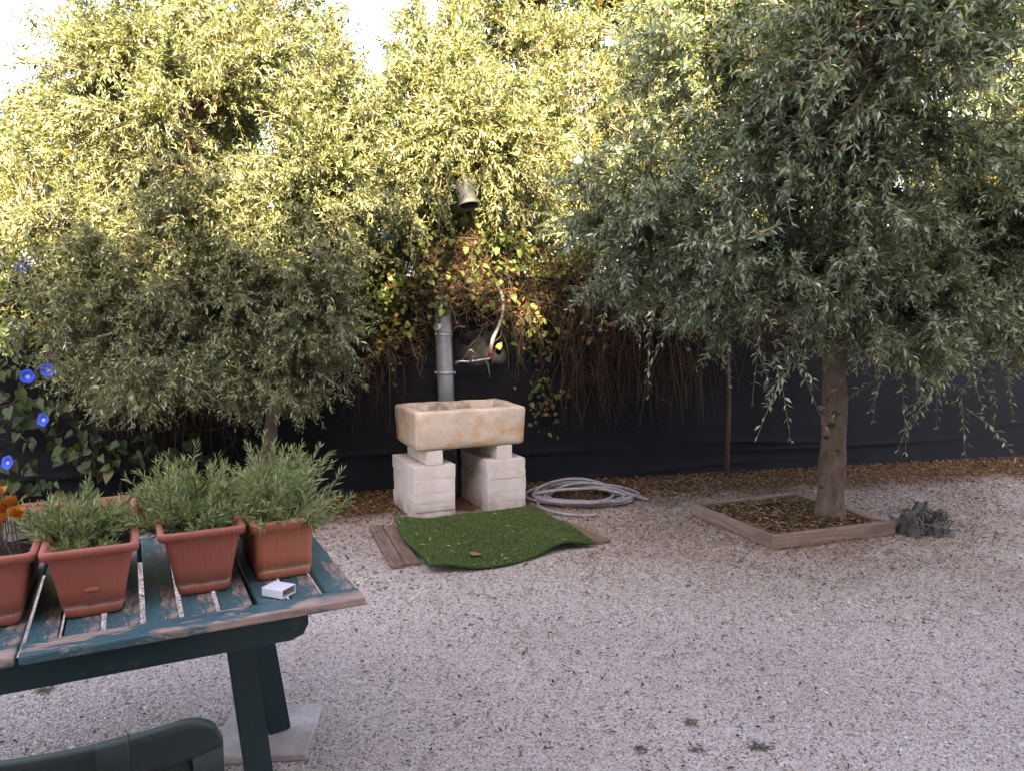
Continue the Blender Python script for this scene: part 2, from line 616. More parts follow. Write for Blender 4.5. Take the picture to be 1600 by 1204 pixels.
MAT['pot_red'] = terracotta('terracotta_plastic', (0.31, 0.092, 0.062), (0.37, 0.120, 0.083))
MAT['pot_orange'] = terracotta('pale_terracotta_plastic', (0.40, 0.135, 0.075), (0.46, 0.17, 0.10))
m = M('potting_soil', 0.95, 0.1)
m.color(m.ramp(m.noise(80, 6, 0.7), [(0.3, (0.022, 0.014, 0.011)), (0.55, (0.075, 0.048, 0.038)), (0.75, (0.17, 0.12, 0.10))]))
m.bump(m.noise(70, 6, 0.75), 1.0, 0.02)
MAT['soil'] = m.m
m = M('white_card', 0.5, 0.4)
m.color(m.ramp(m.noise(20), [(0.4, (0.66, 0.67, 0.72)), (0.7, (0.76, 0.76, 0.80))]))
MAT['white'] = m.m
m = M('concrete_slab', 0.92, 0.15)
m.color(m.mix(m.ramp(m.noise(4, 5), [(0.42, 0), (0.65, 0.8)]), m.ramp(m.noise(60, 5, 0.7), [(0.3, (0.36, 0.335, 0.33)), (0.7, (0.52, 0.49, 0.485))]), (0.25, 0.205, 0.175)))
m.bump(m.noise(60, 5, 0.7), 0.4, 0.006)
MAT['concrete'] = m.m
m = M('plaster', 0.9, 0.2)
m.color(m.ramp(m.noise(1.5, 5), [(0.3, (0.60, 0.53, 0.45)), (0.7, (0.70, 0.63, 0.55))]))
MAT['plaster'] = m.m
m = M('roof_tile', 0.85, 0.2)
m.color(m.ramp(m.noise(4, 5), [(0.3, (0.24, 0.10, 0.06)), (0.7, (0.36, 0.17, 0.10))]))
MAT['roof'] = m.m
m = M('window_glass', 0.08, 0.5)
m.color((0.03, 0.04, 0.05))
MAT['glass'] = m.m
m = M('grey_stump', 0.95, 0.1)
m.color(m.ramp(m.noise(22, 6, 0.75, m.co((1, 1, 0.4))), [(0.3, (0.05, 0.048, 0.046)), (0.55, (0.15, 0.145, 0.14)), (0.8, (0.32, 0.30, 0.29))]))
m.bump(m.noise(25, 6, 0.75, m.co((1, 1, 0.4))), 1.0, 0.03)
MAT['stump'] = m.m

# ------------------------------------------------------------------ ground
nx = 80
gx = np.concatenate([np.linspace(-80, -8, 12), np.linspace(-7.5, 8.5, nx), np.linspace(10, 80, 12)])
gy = np.concatenate([np.linspace(-60, -1, 12), np.linspace(-0.5, 9.5, 60), np.linspace(11, 150, 14)])
X, Y = np.meshgrid(gx, gy)
Zg = np.zeros_like(X)
V = np.stack([X, Y, Zg], -1).reshape(-1, 3)
idx = np.arange(X.size).reshape(X.shape)
Q = np.stack([idx[:-1, :-1], idx[:-1, 1:], idx[1:, 1:], idx[1:, :-1]], -1).reshape(-1, 4)
tag(link('ground', np_mesh('ground', V, [Q], smooth=True), MAT['ground']), kind='structure')


def house():
    """the two-storey house behind the photographer, whose shade covers the yard"""
    D0 = 9.4
    eff = math.tan(SUN_EL) / math.cos(_az)
    H = 1.08 + eff * D0
    c = FENCE_P + FN * D0
    root = thing('house', 'pale plastered two-storey house facing the yard and its dark cloth fence', 'house', (c[0], c[1], 0), FENCE_A)
    L, D = 30.0, 8.0
    wall = box_mesh('wall', L, D, H - 0.15, 0.02, 1)
    link('wall', wall, MAT['plaster'], root, (0, -D / 2 - 0.5, 0))
    bm = bmesh.new()
    pts = [(0.0, H - 0.15), (0.0, H), (-(D / 2 + 0.5), H + 0.7), (-(D + 1.0), H), (-(D + 1.0), H - 0.15)]
    a = [bm.verts.new((-L / 2 - 0.4, y, z)) for y, z in pts]
    b = [bm.verts.new((L / 2 + 0.4, y, z)) for y, z in pts]
    for i in range(5):
        j = (i + 1) % 5
        bm.faces.new((a[i], a[j], b[j], b[i]))
    bm.faces.new(a[::-1]); bm.faces.new(b)
    link('roof', bm_mesh('roof', bm), MAT['roof'], root)
    wf = box_mesh('window', 1.3, 0.12, 1.4, 0.01, 1)
    wp = box_mesh('pane', 1.1, 0.03, 1.2, 0.004, 1)
    for fl in (1.0, 4.2):
        for k in range(-4, 5):
            w = link('window', wf, MAT['white'], root, (k * 3.1, -0.48, fl))
            link('pane', wp, MAT['glass'], w, (0, 0.06, 0.1))
    return root


house()

# ------------------------------------------------------------------ fence of dark shade cloth
fx0, fx1 = -5.2, 8.2
root = thing('cloth_fence', 'dark navy shade cloth fence with wrinkled foot behind the stone sink', 'fence',
             (FENCE_P[0], FENCE_P[1], 0), FENCE_A)
us = np.linspace(fx0, fx1, 340)
zs = np.concatenate([np.linspace(0.0, 0.4, 26), np.linspace(0.43, 1.78, 40)])
U_, Z_ = np.meshgrid(us, zs)
rn = np.random.default_rng(3)
W_ = np.zeros_like(U_)
for k in range(16):
    a, ph, ph2 = rn.uniform(0.002, 0.006), rn.uniform(0, 6.28), rn.uniform(0, 6.28)
    W_ += a * np.sin(U_ * rn.uniform(0.6, 5) + ph + 1.2 * np.sin(Z_ * rn.uniform(1, 5) + ph2))
for k in range(14):       # long sagging folds near the foot
    z0, wd = rn.uniform(0.02, 0.42), rn.uniform(0.012, 0.03)
    u0, ul = rn.uniform(fx0, fx1), rn.uniform(0.6, 1.8)
    zc = z0 + 0.04 * np.sin(U_ * rn.uniform(0.6, 1.6) + rn.uniform(0, 6))
    W_ += -rn.uniform(0.014, 0.034) * np.exp(-((Z_ - zc) / wd) ** 2) * np.exp(-((U_ - u0) / ul) ** 2)
W_ += -0.05 * np.exp(-Z_ / 0.08)
V = np.stack([U_, W_, Z_], -1).reshape(-1, 3)
idx = np.arange(U_.size).reshape(U_.shape)
Q = np.stack([idx[:-1, :-1], idx[:-1, 1:], idx[1:, 1:], idx[1:, :-1]], -1).reshape(-1, 4)
link('cloth', np_mesh('cloth', V, [Q], smooth=True), MAT['cloth'], root)
post = tubes('fence_post', [[(0, 0, 0), (0, 0, 1.0), (0, 0, 1.86)]], [[0.024, 0.024, 0.024]], 10, caps=True)
for k in range(7):
    link('fence_post', post, MAT['galvanised'], root, (fx0 + 0.3 + k * 2.1, 0.09, 0))

# bare wooden stake leaning on the cloth
p0 = at(1132, 744)
p1 = at_y(1137, 545, p0[1] + 0.02)
top = p0 + (p1 - p0) * 1.25
pts = catmull([p0, p0 * .6 + top * .4 + np.array([0.008, 0, 0]), p0 * .25 + top * .75 + np.array([-0.004, 0, 0]), top], 12)
pts[:, 1] -= 0.06
tag(link('wooden_stake', tubes('wooden_stake', [pts], [np.linspace(0.021, 0.015, 12)], 8, caps=True), MAT['stake']),
    'thin bare wooden stake standing upright against the dark cloth fence', 'stake')

# ------------------------------------------------------------------ foliage builders
OLIVE = [(0.165, 0.195, 0.105), (0.060, 0.083, 0.046), (0.220, 0.250, 0.155), (0.070, 0.094, 0.054), (0.330, 0.360, 0.260), (0.125, 0.152, 0.082), (0.260, 0.270, 0.120)]


OLIVE_SILVER = [(0.185, 0.240, 0.165), (0.060, 0.088, 0.058), (0.270, 0.325, 0.250), (0.070, 0.100, 0.068), (0.400, 0.450, 0.375), (0.150, 0.198, 0.130), (0.270, 0.305, 0.180)]


def pick_cols(n, pal, rng, jitter=0.22, accent=None, p_accent=0.0):
    pal = np.asarray(pal)
    c = pal[rng.integers(0, len(pal), n)] * rng.uniform(1 - jitter, 1 + jitter, (n, 1))
    if accent is not None:
        k = rng.random(n) < p_accent
        acc = np.asarray(accent)
        c[k] = acc[rng.integers(0, len(acc), k.sum())]
    return c


def sample_lobes(lobes, n, rng, shell=0.55):
    w = np.array([l[2] for l in lobes], float)
    which = rng.choice(len(lobes), n, p=w / w.sum())
    d = norm(rng.normal(size=(n, 3)))
    r = rng.uniform(shell ** 3, 1.0, n) ** (1 / 3)
    C = np.array([l[0] for l in lobes])[which]
    R = np.array([l[1] for l in lobes])[which]
    return C + d * R * r[:, None], d


def grow_tree(root, base, fork, r0, lobes, nbr, rng, leaf_mat, pal, twigs_per=12, pairs=11, leaf_L=(0.038, 0.062),
              leaf_w=0.2, droop=0.5, twig_L=(0.16, 0.40), nlimb=8, accent=None, p_acc=0.0, keep=None, trunk_pts=None, leaf_name='leaf_mass', sprays=None, shell=0.55, stem_share=1.0):
    """trunk, limbs, branches, twigs and leaf pairs; everything in world coordinates"""
    base, fork = np.asarray(base, float), np.asarray(fork, float)
    # trunk
    tp = catmull(trunk_pts if trunk_pts is not None else [base, base * .65 + fork * .35, base * .3 + fork * .7, fork], 22)
    tt = np.linspace(0, 1, 22)
    tr = r0 * (1 - 0.22 * tt) * (1 + 0.42 * np.exp(-tt / 0.045)) * (1 + 0.05 * np.sin(tt * 19 + 1))
    link('trunk', tubes('trunk', [tp], [tr], 20, caps=True), MAT['bark'], root)
    # limbs
    ends, _ = sample_lobes(lobes, nlimb, rng, 0.1)
    for i, l in enumerate(lobes[:nlimb]): ends[i] = np.asarray(l[0]) + rng.normal(size=3) * 0.1 * np.asarray(l[1])
    LP, LR = [], []
    for e in ends:
        mid = fork * 0.5 + e * 0.5 + np.array([0, 0, 0.12]) + rng.normal(size=3) * 0.08
        P = catmull([fork - np.array([0, 0, 0.06]), fork * .8 + e * .2 + np.array([0, 0, 0.10]), mid, e], 16)
        LP.append(P)
        LR.append(np.linspace(r0 * 0.62, r0 * 0.16, 16))
    LP, LR = np.array(LP), np.array(LR)
    for i in range(len(LP)):
        link('limb', tubes('limb', LP[i:i + 1], LR[i:i + 1], 8), MAT['bark'], root)
    # branches
    E, outd = sample_lobes(lobes, nbr, rng, shell)
    cand = LP[:, 4:, :].reshape(-1, 3)
    crad = LR[:, 4:].reshape(-1)
    d2 = ((E[:, None, :] - cand[None]) ** 2).sum(-1) + rng.random((nbr, len(cand))) * 0.05
    j = d2.argmin(1)
    S = cand[j]
    mid = (S + E) / 2 + np.array([0, 0, 0.10]) + rng.normal(size=(nbr, 3)) * 0.06
    t = np.linspace(0, 1, 9)[None, :, None]
    BP = (1 - t) ** 2 * S[:, None] + 2 * t * (1 - t) * mid[:, None] + t ** 2 * E[:, None]
    BP = BP + rng.normal(size=BP.shape) * 0.008
    BR = np.minimum(crad[j], 0.016)[:, None] * np.linspace(1, 0.22, 9)[None]
    V1, Q1 = tube_arrays(BP[:, ::2], BR[:, ::2], 4)
    # twigs
    nt = nbr * twigs_per
    bi = np.repeat(np.arange(nbr), twigs_per)
    tv = rng.uniform(0.3, 1.0, nt) ** 0.8
    fi = tv * 8
    i0 = np.minimum(fi.astype(int), 7)
    u = (fi - i0)[:, None]
    P0 = BP[bi, i0] * (1 - u) + BP[bi, i0 + 1] * u
    tang = norm(BP[bi, i0 + 1] - BP[bi, i0])
    dirn = norm(0.7 * tang + 0.75 * rng.normal(size=(nt, 3)) + 0.55 * outd[bi] + np.array([0, 0, 0.15]))
    L = rng.uniform(*twig_L, nt)
    dr = droop * rng.uniform(0.3, 1.5, nt)
    if sprays is not None:               # long hanging sprays
        sp, sl = sprays
        n0 = len(sp)
        P0[:n0] = sp
        dirn[:n0] = norm(rng.normal(size=(n0, 3)) * 0.5 + np.array([0, -0.3, -0.5]))
        L[:n0] = sl
        dr[:n0] = 0.7
    m_ = 7
    t = np.linspace(0, 1, m_)[None, :, None]
    TP = P0[:, None] + dirn[:, None] * L[:, None, None] * t + np.array([0, 0, -1.0]) * (dr * L)[:, None, None] * t ** 2
    TP += rng.normal(size=TP.shape) * 0.004 * t
    if keep is not None:
        ok = keep(TP[:, -1])
        TP, L = TP[ok], L[ok]
        nt = len(TP)
    TQ = TP[:int(nt * stem_share), ::3]
    TR = np.repeat(np.linspace(0.0026, 0.0009, 3)[None], len(TQ), 0)
    V2, Q2 = tube_arrays(TQ, TR, 3)
    link('branch_mass', np_mesh('branch_mass', V1, [Q1], smooth=True), MAT['bark'], root)['kind'] = 'stuff'
    link('twig_mass', np_mesh('twig_mass', V2, [Q2]), MAT['twig'], root)['kind'] = 'stuff'
    # leaf pairs
    n = nt * pairs * 2
    ti = np.repeat(np.arange(nt), pairs * 2)
    k = np.tile(np.repeat(np.arange(pairs), 2), nt)
    side = np.tile(np.array([1, -1]), nt * pairs)
    s = np.clip((k + 0.6 + rng.normal(size=n) * 0.15) / pairs, 0.03, 1.0)
    f = s * (m_ - 1)
    i0 = np.minimum(f.astype(int), m_ - 2)
    u = (f - i0)[:, None]
    pos = TP[ti, i0] * (1 - u) + TP[ti, i0 + 1] * u
    tg = norm(TP[ti, i0 + 1] - TP[ti, i0])
    ref = norm(np.cross(tg, np.array([0.13, 0.2, 1.0])))
    b2 = np.cross(tg, ref)
    phi = k * (math.pi / 2) + rng.normal(size=n) * 0.5 + np.repeat(rng.uniform(0, 6.28, nt), pairs * 2)
    perp = (np.cos(phi)[:, None] * ref + np.sin(phi)[:, None] * b2) * side[:, None]
    ang = rng.uniform(0.55, 1.15, n)[:, None]
    d = norm(tg * np.cos(ang) + perp * np.sin(ang) + np.array([0, 0, -0.12]) + rng.normal(size=(n, 3)) * 0.12)
    nr = norm(np.cross(np.cross(d, np.array([0, 0, 1.0])), d) + rng.normal(size=(n, 3)) * 0.5)
    LL = rng.uniform(*leaf_L, n) * (1 - 0.45 * s ** 4)
    WW = LL * leaf_w * rng.uniform(0.8, 1.2, n)
    drop = rng.random(n) > 0.10
    pos, d, nr, LL, WW = pos[drop], d[drop], nr[drop], LL[drop], WW[drop]
    cols = pick_cols(len(pos), pal, rng, 0.25, accent, p_acc)
    link(leaf_name, leaves(leaf_name, pos, d, nr, LL, WW, rng.uniform(-0.22, 0.1, len(pos)), cols), leaf_mat, root)['kind'] = 'stuff'


DARKT = [(0.045, 0.065, 0.028), (0.065, 0.085, 0.035), (0.035, 0.05, 0.025), (0.09, 0.085, 0.03)]
YELLOWED = [(0.30, 0.16, 0.03), (0.20, 0.09, 0.025), (0.33, 0.24, 0.05)]


def lobe(px, py, Y, r, w=None):
    c = at_y(px, py, Y)
    return (c, np.asarray(r, float), w if w else r[0] * r[2])


# right olive tree in its timber bed
rng = np.random.default_rng(11)
tb = at(1297, 815)
tb = np.array([2.265, 5.36, 0.0])
fork = at_y(1303, 520, 5.42)
root = thing('olive_tree', 'large olive tree with thick knotted trunk rising from the square timber bed', 'tree', tb, 0)
lobes = [lobe(1310, 190, 5.0, (1.45, 1.25, 1.25)), lobe(1030, 345, 5.1, (0.86, 0.85, 0.68)), lobe(1520, 440, 5.2, (1.0, 0.9, 0.68)),
         lobe(1270, 455, 4.75, (0.62, 0.75, 0.36)), lobe(1370, 60, 4.1, (0.9, 0.65, 0.7)), lobe(1130, 120, 4.9, (0.75, 0.8, 0.8)),
         lobe(1640, 250, 5.0, (0.7, 0.8, 0.9)), lobe(1150, 440, 4.9, (0.55, 0.6, 0.42)), lobe(1420, 490, 4.8, (0.55, 0.6, 0.36), 0.4), lobe(1580, 520, 5.3, (0.5, 0.5, 0.32), 0.3), lobe(1250, 330, 4.2, (0.8, 0.35, 0.6), 0.6), lobe(1380, 60, 3.7, (0.6, 0.25, 0.45), 0.35)]
inv = lambda lst: [(np.asarray(c) - tb, r, w) for c, r, w in lst]
spr = []
for px, py, Y, n in ((1400, 560, 4.7, 5), (1440, 600, 4.75, 6), (1250, 545, 4.5, 7), (1040, 480, 4.8, 6), (1160, 520, 4.7, 6), (1540, 540, 5.0, 6), (1330, 520, 4.6, 5), (960, 400, 5.0, 5), (1480, 560, 4.9, 8), (1445, 625, 4.8, 6), (1560, 570, 5.0, 8), (1380, 540, 4.6, 8), (1200, 540, 4.6, 8)):
    c = at_y(px, py, Y)
    for q in range(max(2, n - 3)): spr.append(c + rng.normal(size=3) * (0.10, 0.14, 0.07))
spr = np.array(spr) - tb
tpts = [np.zeros(3), (0.0, 0.0, 0.4), (0.005, 0.01, 0.8), fork - tb]
grow_tree(root, np.zeros(3), fork - tb, 0.098, inv(lobes), 760, rng, MAT['olive_leaf'], OLIVE_SILVER, twigs_per=14, pairs=10,
          leaf_L=(0.042, 0.066), leaf_w=0.27, droop=0.16, nlimb=9, twig_L=(0.12, 0.28), accent=YELLOWED, p_acc=0.006, trunk_pts=tpts,
          sprays=(spr, rng.uniform(0.2, 0.36, len(spr))), shell=0.45)
kb = np.random.default_rng(4)
for px, py in ((1297, 664), (1309, 645), (1301, 646), (1307, 703), (1299, 727), (1309, 744), (1285, 741), (1303, 795), (1293, 625), (1280, 762), (1290, 684)):
    q = at_y(px, py, 5.3)
    ax = math.asin(max(-0.9, min(0.9, (q[0] - tb[0]) / 0.098)))
    rr = 0.091
    ks = kb.uniform(0.007, 0.015)
    prof = [(ks * 1.5, -0.006), (ks * 1.15, 0.005), (ks * 0.75, 0.007), (ks * 0.4, 0.0)]
    me = loft_mesh('knot', lathe_rings(prof, 12), True, True)
    k = link('knot', me, MAT['knot'], root, (rr * math.sin(ax), -rr * math.cos(ax) + 0.006, q[2]))
    k.rotation_euler = (math.radians(90), 0, ax)
    k.scale = (kb.uniform(0.8, 1.3), kb.uniform(0.6, 1.0), 1)

# two unseen trees, added to break up the straight edge of the house shade
for i, (uc, lobs, lab) in enumerate(((-3.2, ((-2.6, 0.15, 0.6), (-1.5, 0.45, 0.55), (-0.6, 0.85, 0.6), (0.35, 0.35, 0.55), (1.3, 0.85, 0.65), (2.3, 0.95, 0.65)), 'unseen leafy tree added by the house wall to dapple its shade, flowering vine side'),
                              (3.2, ((-2.9, 0.8, 0.75), (-1.8, 0.5, 0.7), (-0.7, 0.95, 0.8), (0.6, 1.2, 0.9), (2.0, 0.9, 0.9)), 'unseen leafy tree added by the house wall to dapple its shade, root stump side'))):
    rng = np.random.default_rng(600 + i)
    dd0 = 7.9
    zp = 1.08 + math.tan(SUN_EL) / math.cos(_az) * dd0
    b0 = np.array([*(FENCE_P + FN * dd0 + FD * uc), 0.0])
    root = thing('tree', lab, 'tree', b0, 0)
    lobes = [(np.array([FD[0] * a_, FD[1] * a_, zp + b_ - 0.75]), np.array([w_, 0.6, 0.7]), w_) for a_, b_, w_ in lobs]
    grow_tree(root, np.zeros(3), (0.05, 0, zp - 2.2), 0.13, lobes, 130, rng, MAT['olive_leaf'], DARKT, twigs_per=10, pairs=6,
              leaf_L=(0.07, 0.11), leaf_w=0.38, droop=0.3, nlimb=6, twig_L=(0.2, 0.5), stem_share=0.3)

# left olive tree
rng = np.random.default_rng(23)
lb = np.array([at_y(424, 720, 5.55)[0], 5.55, 0.0])
fork = at_y(428, 632, 5.55)
root = thing('olive_tree', 'low wide olive tree with slim pale trunk growing behind the planter table', 'tree', lb, 0)
lobes = [lobe(300, 455, 5.35, (1.10, 0.62, 0.66)), lobe(480, 545, 5.35, (0.44, 0.5, 0.40)), lobe(150, 560, 5.25, (0.50, 0.5, 0.30)),
         lobe(330, 200, 5.40, (1.25, 0.62, 0.85), 1.3), lobe(90, 330, 5.4, (0.75, 0.6, 0.62)), lobe(500, 320, 5.45, (0.62, 0.5, 0.62)),
         lobe(260, 590, 5.05, (0.60, 0.4, 0.24), 0.35), lobe(180, 110, 5.5, (0.60, 0.5, 0.55)), lobe(320, 400, 5.0, (0.95, 0.25, 0.45), 0.45),
         lobe(130, 480, 5.05, (0.5, 0.35, 0.40), 0.25), lobe(450, 460, 5.05, (0.5, 0.3, 0.45), 0.3), lobe(420, 90, 5.6, (0.75, 0.5, 0.55), 0.45),
         lobe(60, 150, 5.6, (0.45, 0.45, 0.55), 0.20), lobe(415, 600, 5.05, (0.42, 0.3, 0.17), 0.22), lobe(545, 150, 5.8, (0.48, 0.4, 0.50), 0.36)]
lobes = [(np.asarray(c) - lb, r, w) for c, r, w in lobes]
hole = at_y(338, 500, 5.1)


def keep_left(p):
    q = p + lb
    return (((q - hole) / np.array([0.16, 0.9, 0.11])) ** 2).sum(-1) > 1


grow_tree(root, np.zeros(3), fork - lb, 0.058, lobes, 780, rng, MAT['olive_leaf'], OLIVE + [(0.17, 0.185, 0.075)], twigs_per=13, pairs=10,
          leaf_L=(0.038, 0.062), leaf_w=0.24, droop=0.12, nlimb=8, keep=keep_left, shell=0.3, twig_L=(0.12, 0.30),
          trunk_pts=[np.zeros(3), (-0.02, 0, 0.3), (-0.01, 0, 0.55), fork - lb])

LAMP = at_y(732, 322, 5.80)


def keep_lamp(p):
    q = p + ob - LAMP
    return ~((np.abs(q[:, 0]) < 0.075) & (q[:, 2] < 0.04) & (q[:, 2] > -0.25) & (q[:, 1] < 0.15))


# olive tree beyond the fence
rng = np.random.default_rng(31)
ob = np.array([0.55, 7.9, 0.0])
root = thing('olive_tree', 'sunlit olive tree beyond the cloth fence, between the two garden olives', 'tree', ob, 0)
lobes = [lobe(760, 230, 7.4, (1.05, 0.55, 0.72)), lobe(960, 190, 7.6, (1.2, 0.7, 0.95)), lobe(640, 270, 7.3, (0.7, 0.5, 0.62)),
         lobe(1060, 60, 7.9, (1.1, 0.7, 0.9)), lobe(820, 120, 7.7, (0.75, 0.6, 0.6)), lobe(940, 340, 7.3, (0.7, 0.4, 0.40)), lobe(705, 190, 5.95, (0.62, 0.22, 0.52), 0.6), lobe(830, 260, 6.0, (0.55, 0.3, 0.42), 0.4), lobe(640, 330, 5.9, (0.30, 0.2, 0.26), 0.2), lobe(672, 70, 6.4, (0.42, 0.3, 0.45), 0.36), lobe(730, 250, 5.85, (0.42, 0.15, 0.22), 0.18)]
lobes = [(np.asarray(c) - ob, r, w) for c, r, w in lobes]
grow_tree(root, np.zeros(3), (0.05, -0.1, 1.5), 0.09, lobes, 540, rng, MAT['olive_leaf'], OLIVE + [(0.19, 0.20, 0.075)], twigs_per=14, pairs=9,
          leaf_L=(0.045, 0.072), leaf_w=0.24, droop=0.15, nlimb=7, twig_L=(0.14, 0.34), keep=keep_lamp)

# shrubs of the hedge on the far side of the fence
SHRUB = [(0.19, 0.21, 0.065), (0.28, 0.29, 0.095), (0.09, 0.11, 0.038), (0.36, 0.35, 0.13), (0.27, 0.25, 0.09), (0.07, 0.09, 0.033)]
for i, (px, z_, rx, rz_, where) in enumerate(((20, 2.2, 1.1, 0.75, 'behind the blue flowered vine'), (300, 2.35, 1.2, 0.85, 'behind the low wide olive'),
                                     (610, 2.15, 0.95, 0.75, 'behind the grey pole'), (900, 2.35, 1.2, 0.85, 'behind the withered vine'),
                                     (1220, 2.4, 1.3, 0.95, 'behind the thick knotted trunk'), (1560, 2.4, 1.4, 0.95, 'behind the root stump'))):
    rng = np.random.default_rng(400 + i)
    Yh = fence_y(at_y(px, 300, 7.3)[0]) + 0.62
    b0 = np.array([at_y(px, 300, Yh)[0], Yh, 0.0])
    root = thing('hedge_shrub', 'sunlit hedge shrub rising over the cloth fence ' + where, 'shrub', b0, 0, 'hedge shrubs beyond the fence')
    lobes = [(np.array([0.0, 0.0, z_]), np.array([rx, 0.42, rz_]), 1.0), (np.array([0.3, 0.05, z_ - 0.5]), np.array([rx * 0.9, 0.4, 0.6]), 0.6)]
    grow_tree(root, np.zeros(3), (0.03, 0.0, 1.0), 0.05, lobes, 145, rng, MAT['olive_leaf'], SHRUB, twigs_per=13, pairs=8, stem_share=0.3,
              leaf_L=(0.045, 0.075), leaf_w=0.30, droop=0.15, nlimb=6, twig_L=(0.14, 0.32), accent=YELLOWED, p_acc=0.02)

# farther trees
for i, (px, Y, lob, lab, pal, pa) in enumerate((
        (300, 11.0, [(290, 90, 1.6, 1.1), (400, 30, 1.3, 1.1), (470, 160, 1.2, 1.0), (90, 230, 1.0, 0.8)], 'dark evergreen tree glimpsed above the low wide olive', DARKT, 0.0),
        (800, 11.5, [(790, 10, 1.1, 0.85), (900, 60, 1.5, 1.0), (1020, -30, 1.6, 1.2), (930, 180, 1.3, 0.9)], 'tall dark tree with rusty leaves above the sunlit olive', DARKT, 0.10),
        (1500, 10.0, [(1480, 150, 2.2, 1.8), (1650, 300, 1.8, 1.5), (1350, 300, 1.6, 1.3), (1250, 100, 1.6, 1.4), (1100, 250, 1.2, 1.2)], 'bushy tree beyond the fence behind the timber bed olive', OLIVE, 0.02))):
    rng = np.random.default_rng(50 + i)
    b0 = np.array([at_y(px, 400, Y)[0], Y, 0.0])
    root = thing('tree', lab, 'tree', b0, 0)
    lobes = [(at_y(a, b, Y) - b0, np.array((rx, 0.9, rz)), rx * rz) for a, b, rx, rz in lob]
    top = min(l[0][2] for l in lobes) - 0.6
    grow_tree(root, np.zeros(3), (0.1, 0, max(1.2, top)), 0.14, lobes, 230, rng, MAT['olive_leaf'], pal, twigs_per=12, pairs=7, stem_share=0.3,
              leaf_L=(0.07, 0.11), leaf_w=0.38, droop=0.3, nlimb=5, twig_L=(0.25, 0.55), accent=YELLOWED, p_acc=pa)

# ------------------------------------------------------------------ vines on the fence


def fence_pt(u, off, z):
    """u along the fence, off towards the garden"""
    return np.stack([FENCE_P[0] + u * FD[0] + off * FN[0], FENCE_P[1] + u * FD[1] + off * FN[1], z], -1)


def px_u(px, py=500):
    """fence coordinate u seen at photo column px"""
    r = ray(px, py)
    A = np.array([[r[0], -FD[0]], [r[1], -FD[1]]])
    return np.linalg.solve(A, FENCE_P)[1]


HEART = np.array([[0, 0], [-0.16, -0.42], [-0.16, 0.42], [0.38, -0.40], [0.38, 0.40], [1, 0]])


def hang(rng, n, u0, u1, ztop, zbot, off, wob=0.05):
    M_ = 12
    t = np.linspace(0, 1, M_)[None]
    u = rng.uniform(u0, u1, n)[:, None]
    o = rng.uniform(*off, n)[:, None]
    zt = rng.uniform(*ztop, n)[:, None]
    zb = rng.uniform(*zbot, n)[:, None]
    ph = rng.uniform(0, 6.28, (n, 3))
    du = rng.normal(size=(n, 1)) * 0.12 * t + wob * np.sin(t * rng.uniform(2, 7, (n, 1)) + ph[:, :1])
    do = 0.6 * wob * np.sin(t * rng.uniform(2, 7, (n, 1)) + ph[:, 1:2])
    z = zt + (zb - zt) * t ** 0.9 + 0.03 * np.sin(t * 9 + ph[:, 2:])
    return fence_pt(u + du, np.maximum(o + do, 0.03), z)


def tangle(rng, n, u0, u1, z0, z1, off, size=0.25):
    M_ = 10
    P = fence_pt(rng.uniform(u0, u1, n), rng.uniform(*off, n), rng.uniform(z0, z1, n))[:, None]
    step = np.cumsum(rng.normal(size=(n, M_, 3)) * size / M_ ** 0.5, axis=1) * (0.7, 0.3, 0.6)
    Q = P + step
    d = fence_dist(Q[..., 0], Q[..., 1])
    fix = np.where(d < 0.04, 0.04 - d, 0) * (Q[..., 2] < 1.8)
    Q[..., 0] += fix * FN[0]
    Q[..., 1] += fix * FN[1]
    return Q


BROWN = [(0.062, 0.040, 0.027), (0.095, 0.062, 0.042), (0.042, 0.028, 0.020), (0.15, 0.105, 0.07)]
VINE = [(0.075, 0.105, 0.030), (0.10, 0.135, 0.038), (0.05, 0.075, 0.025), (0.14, 0.165, 0.045), (0.035, 0.055, 0.02)]


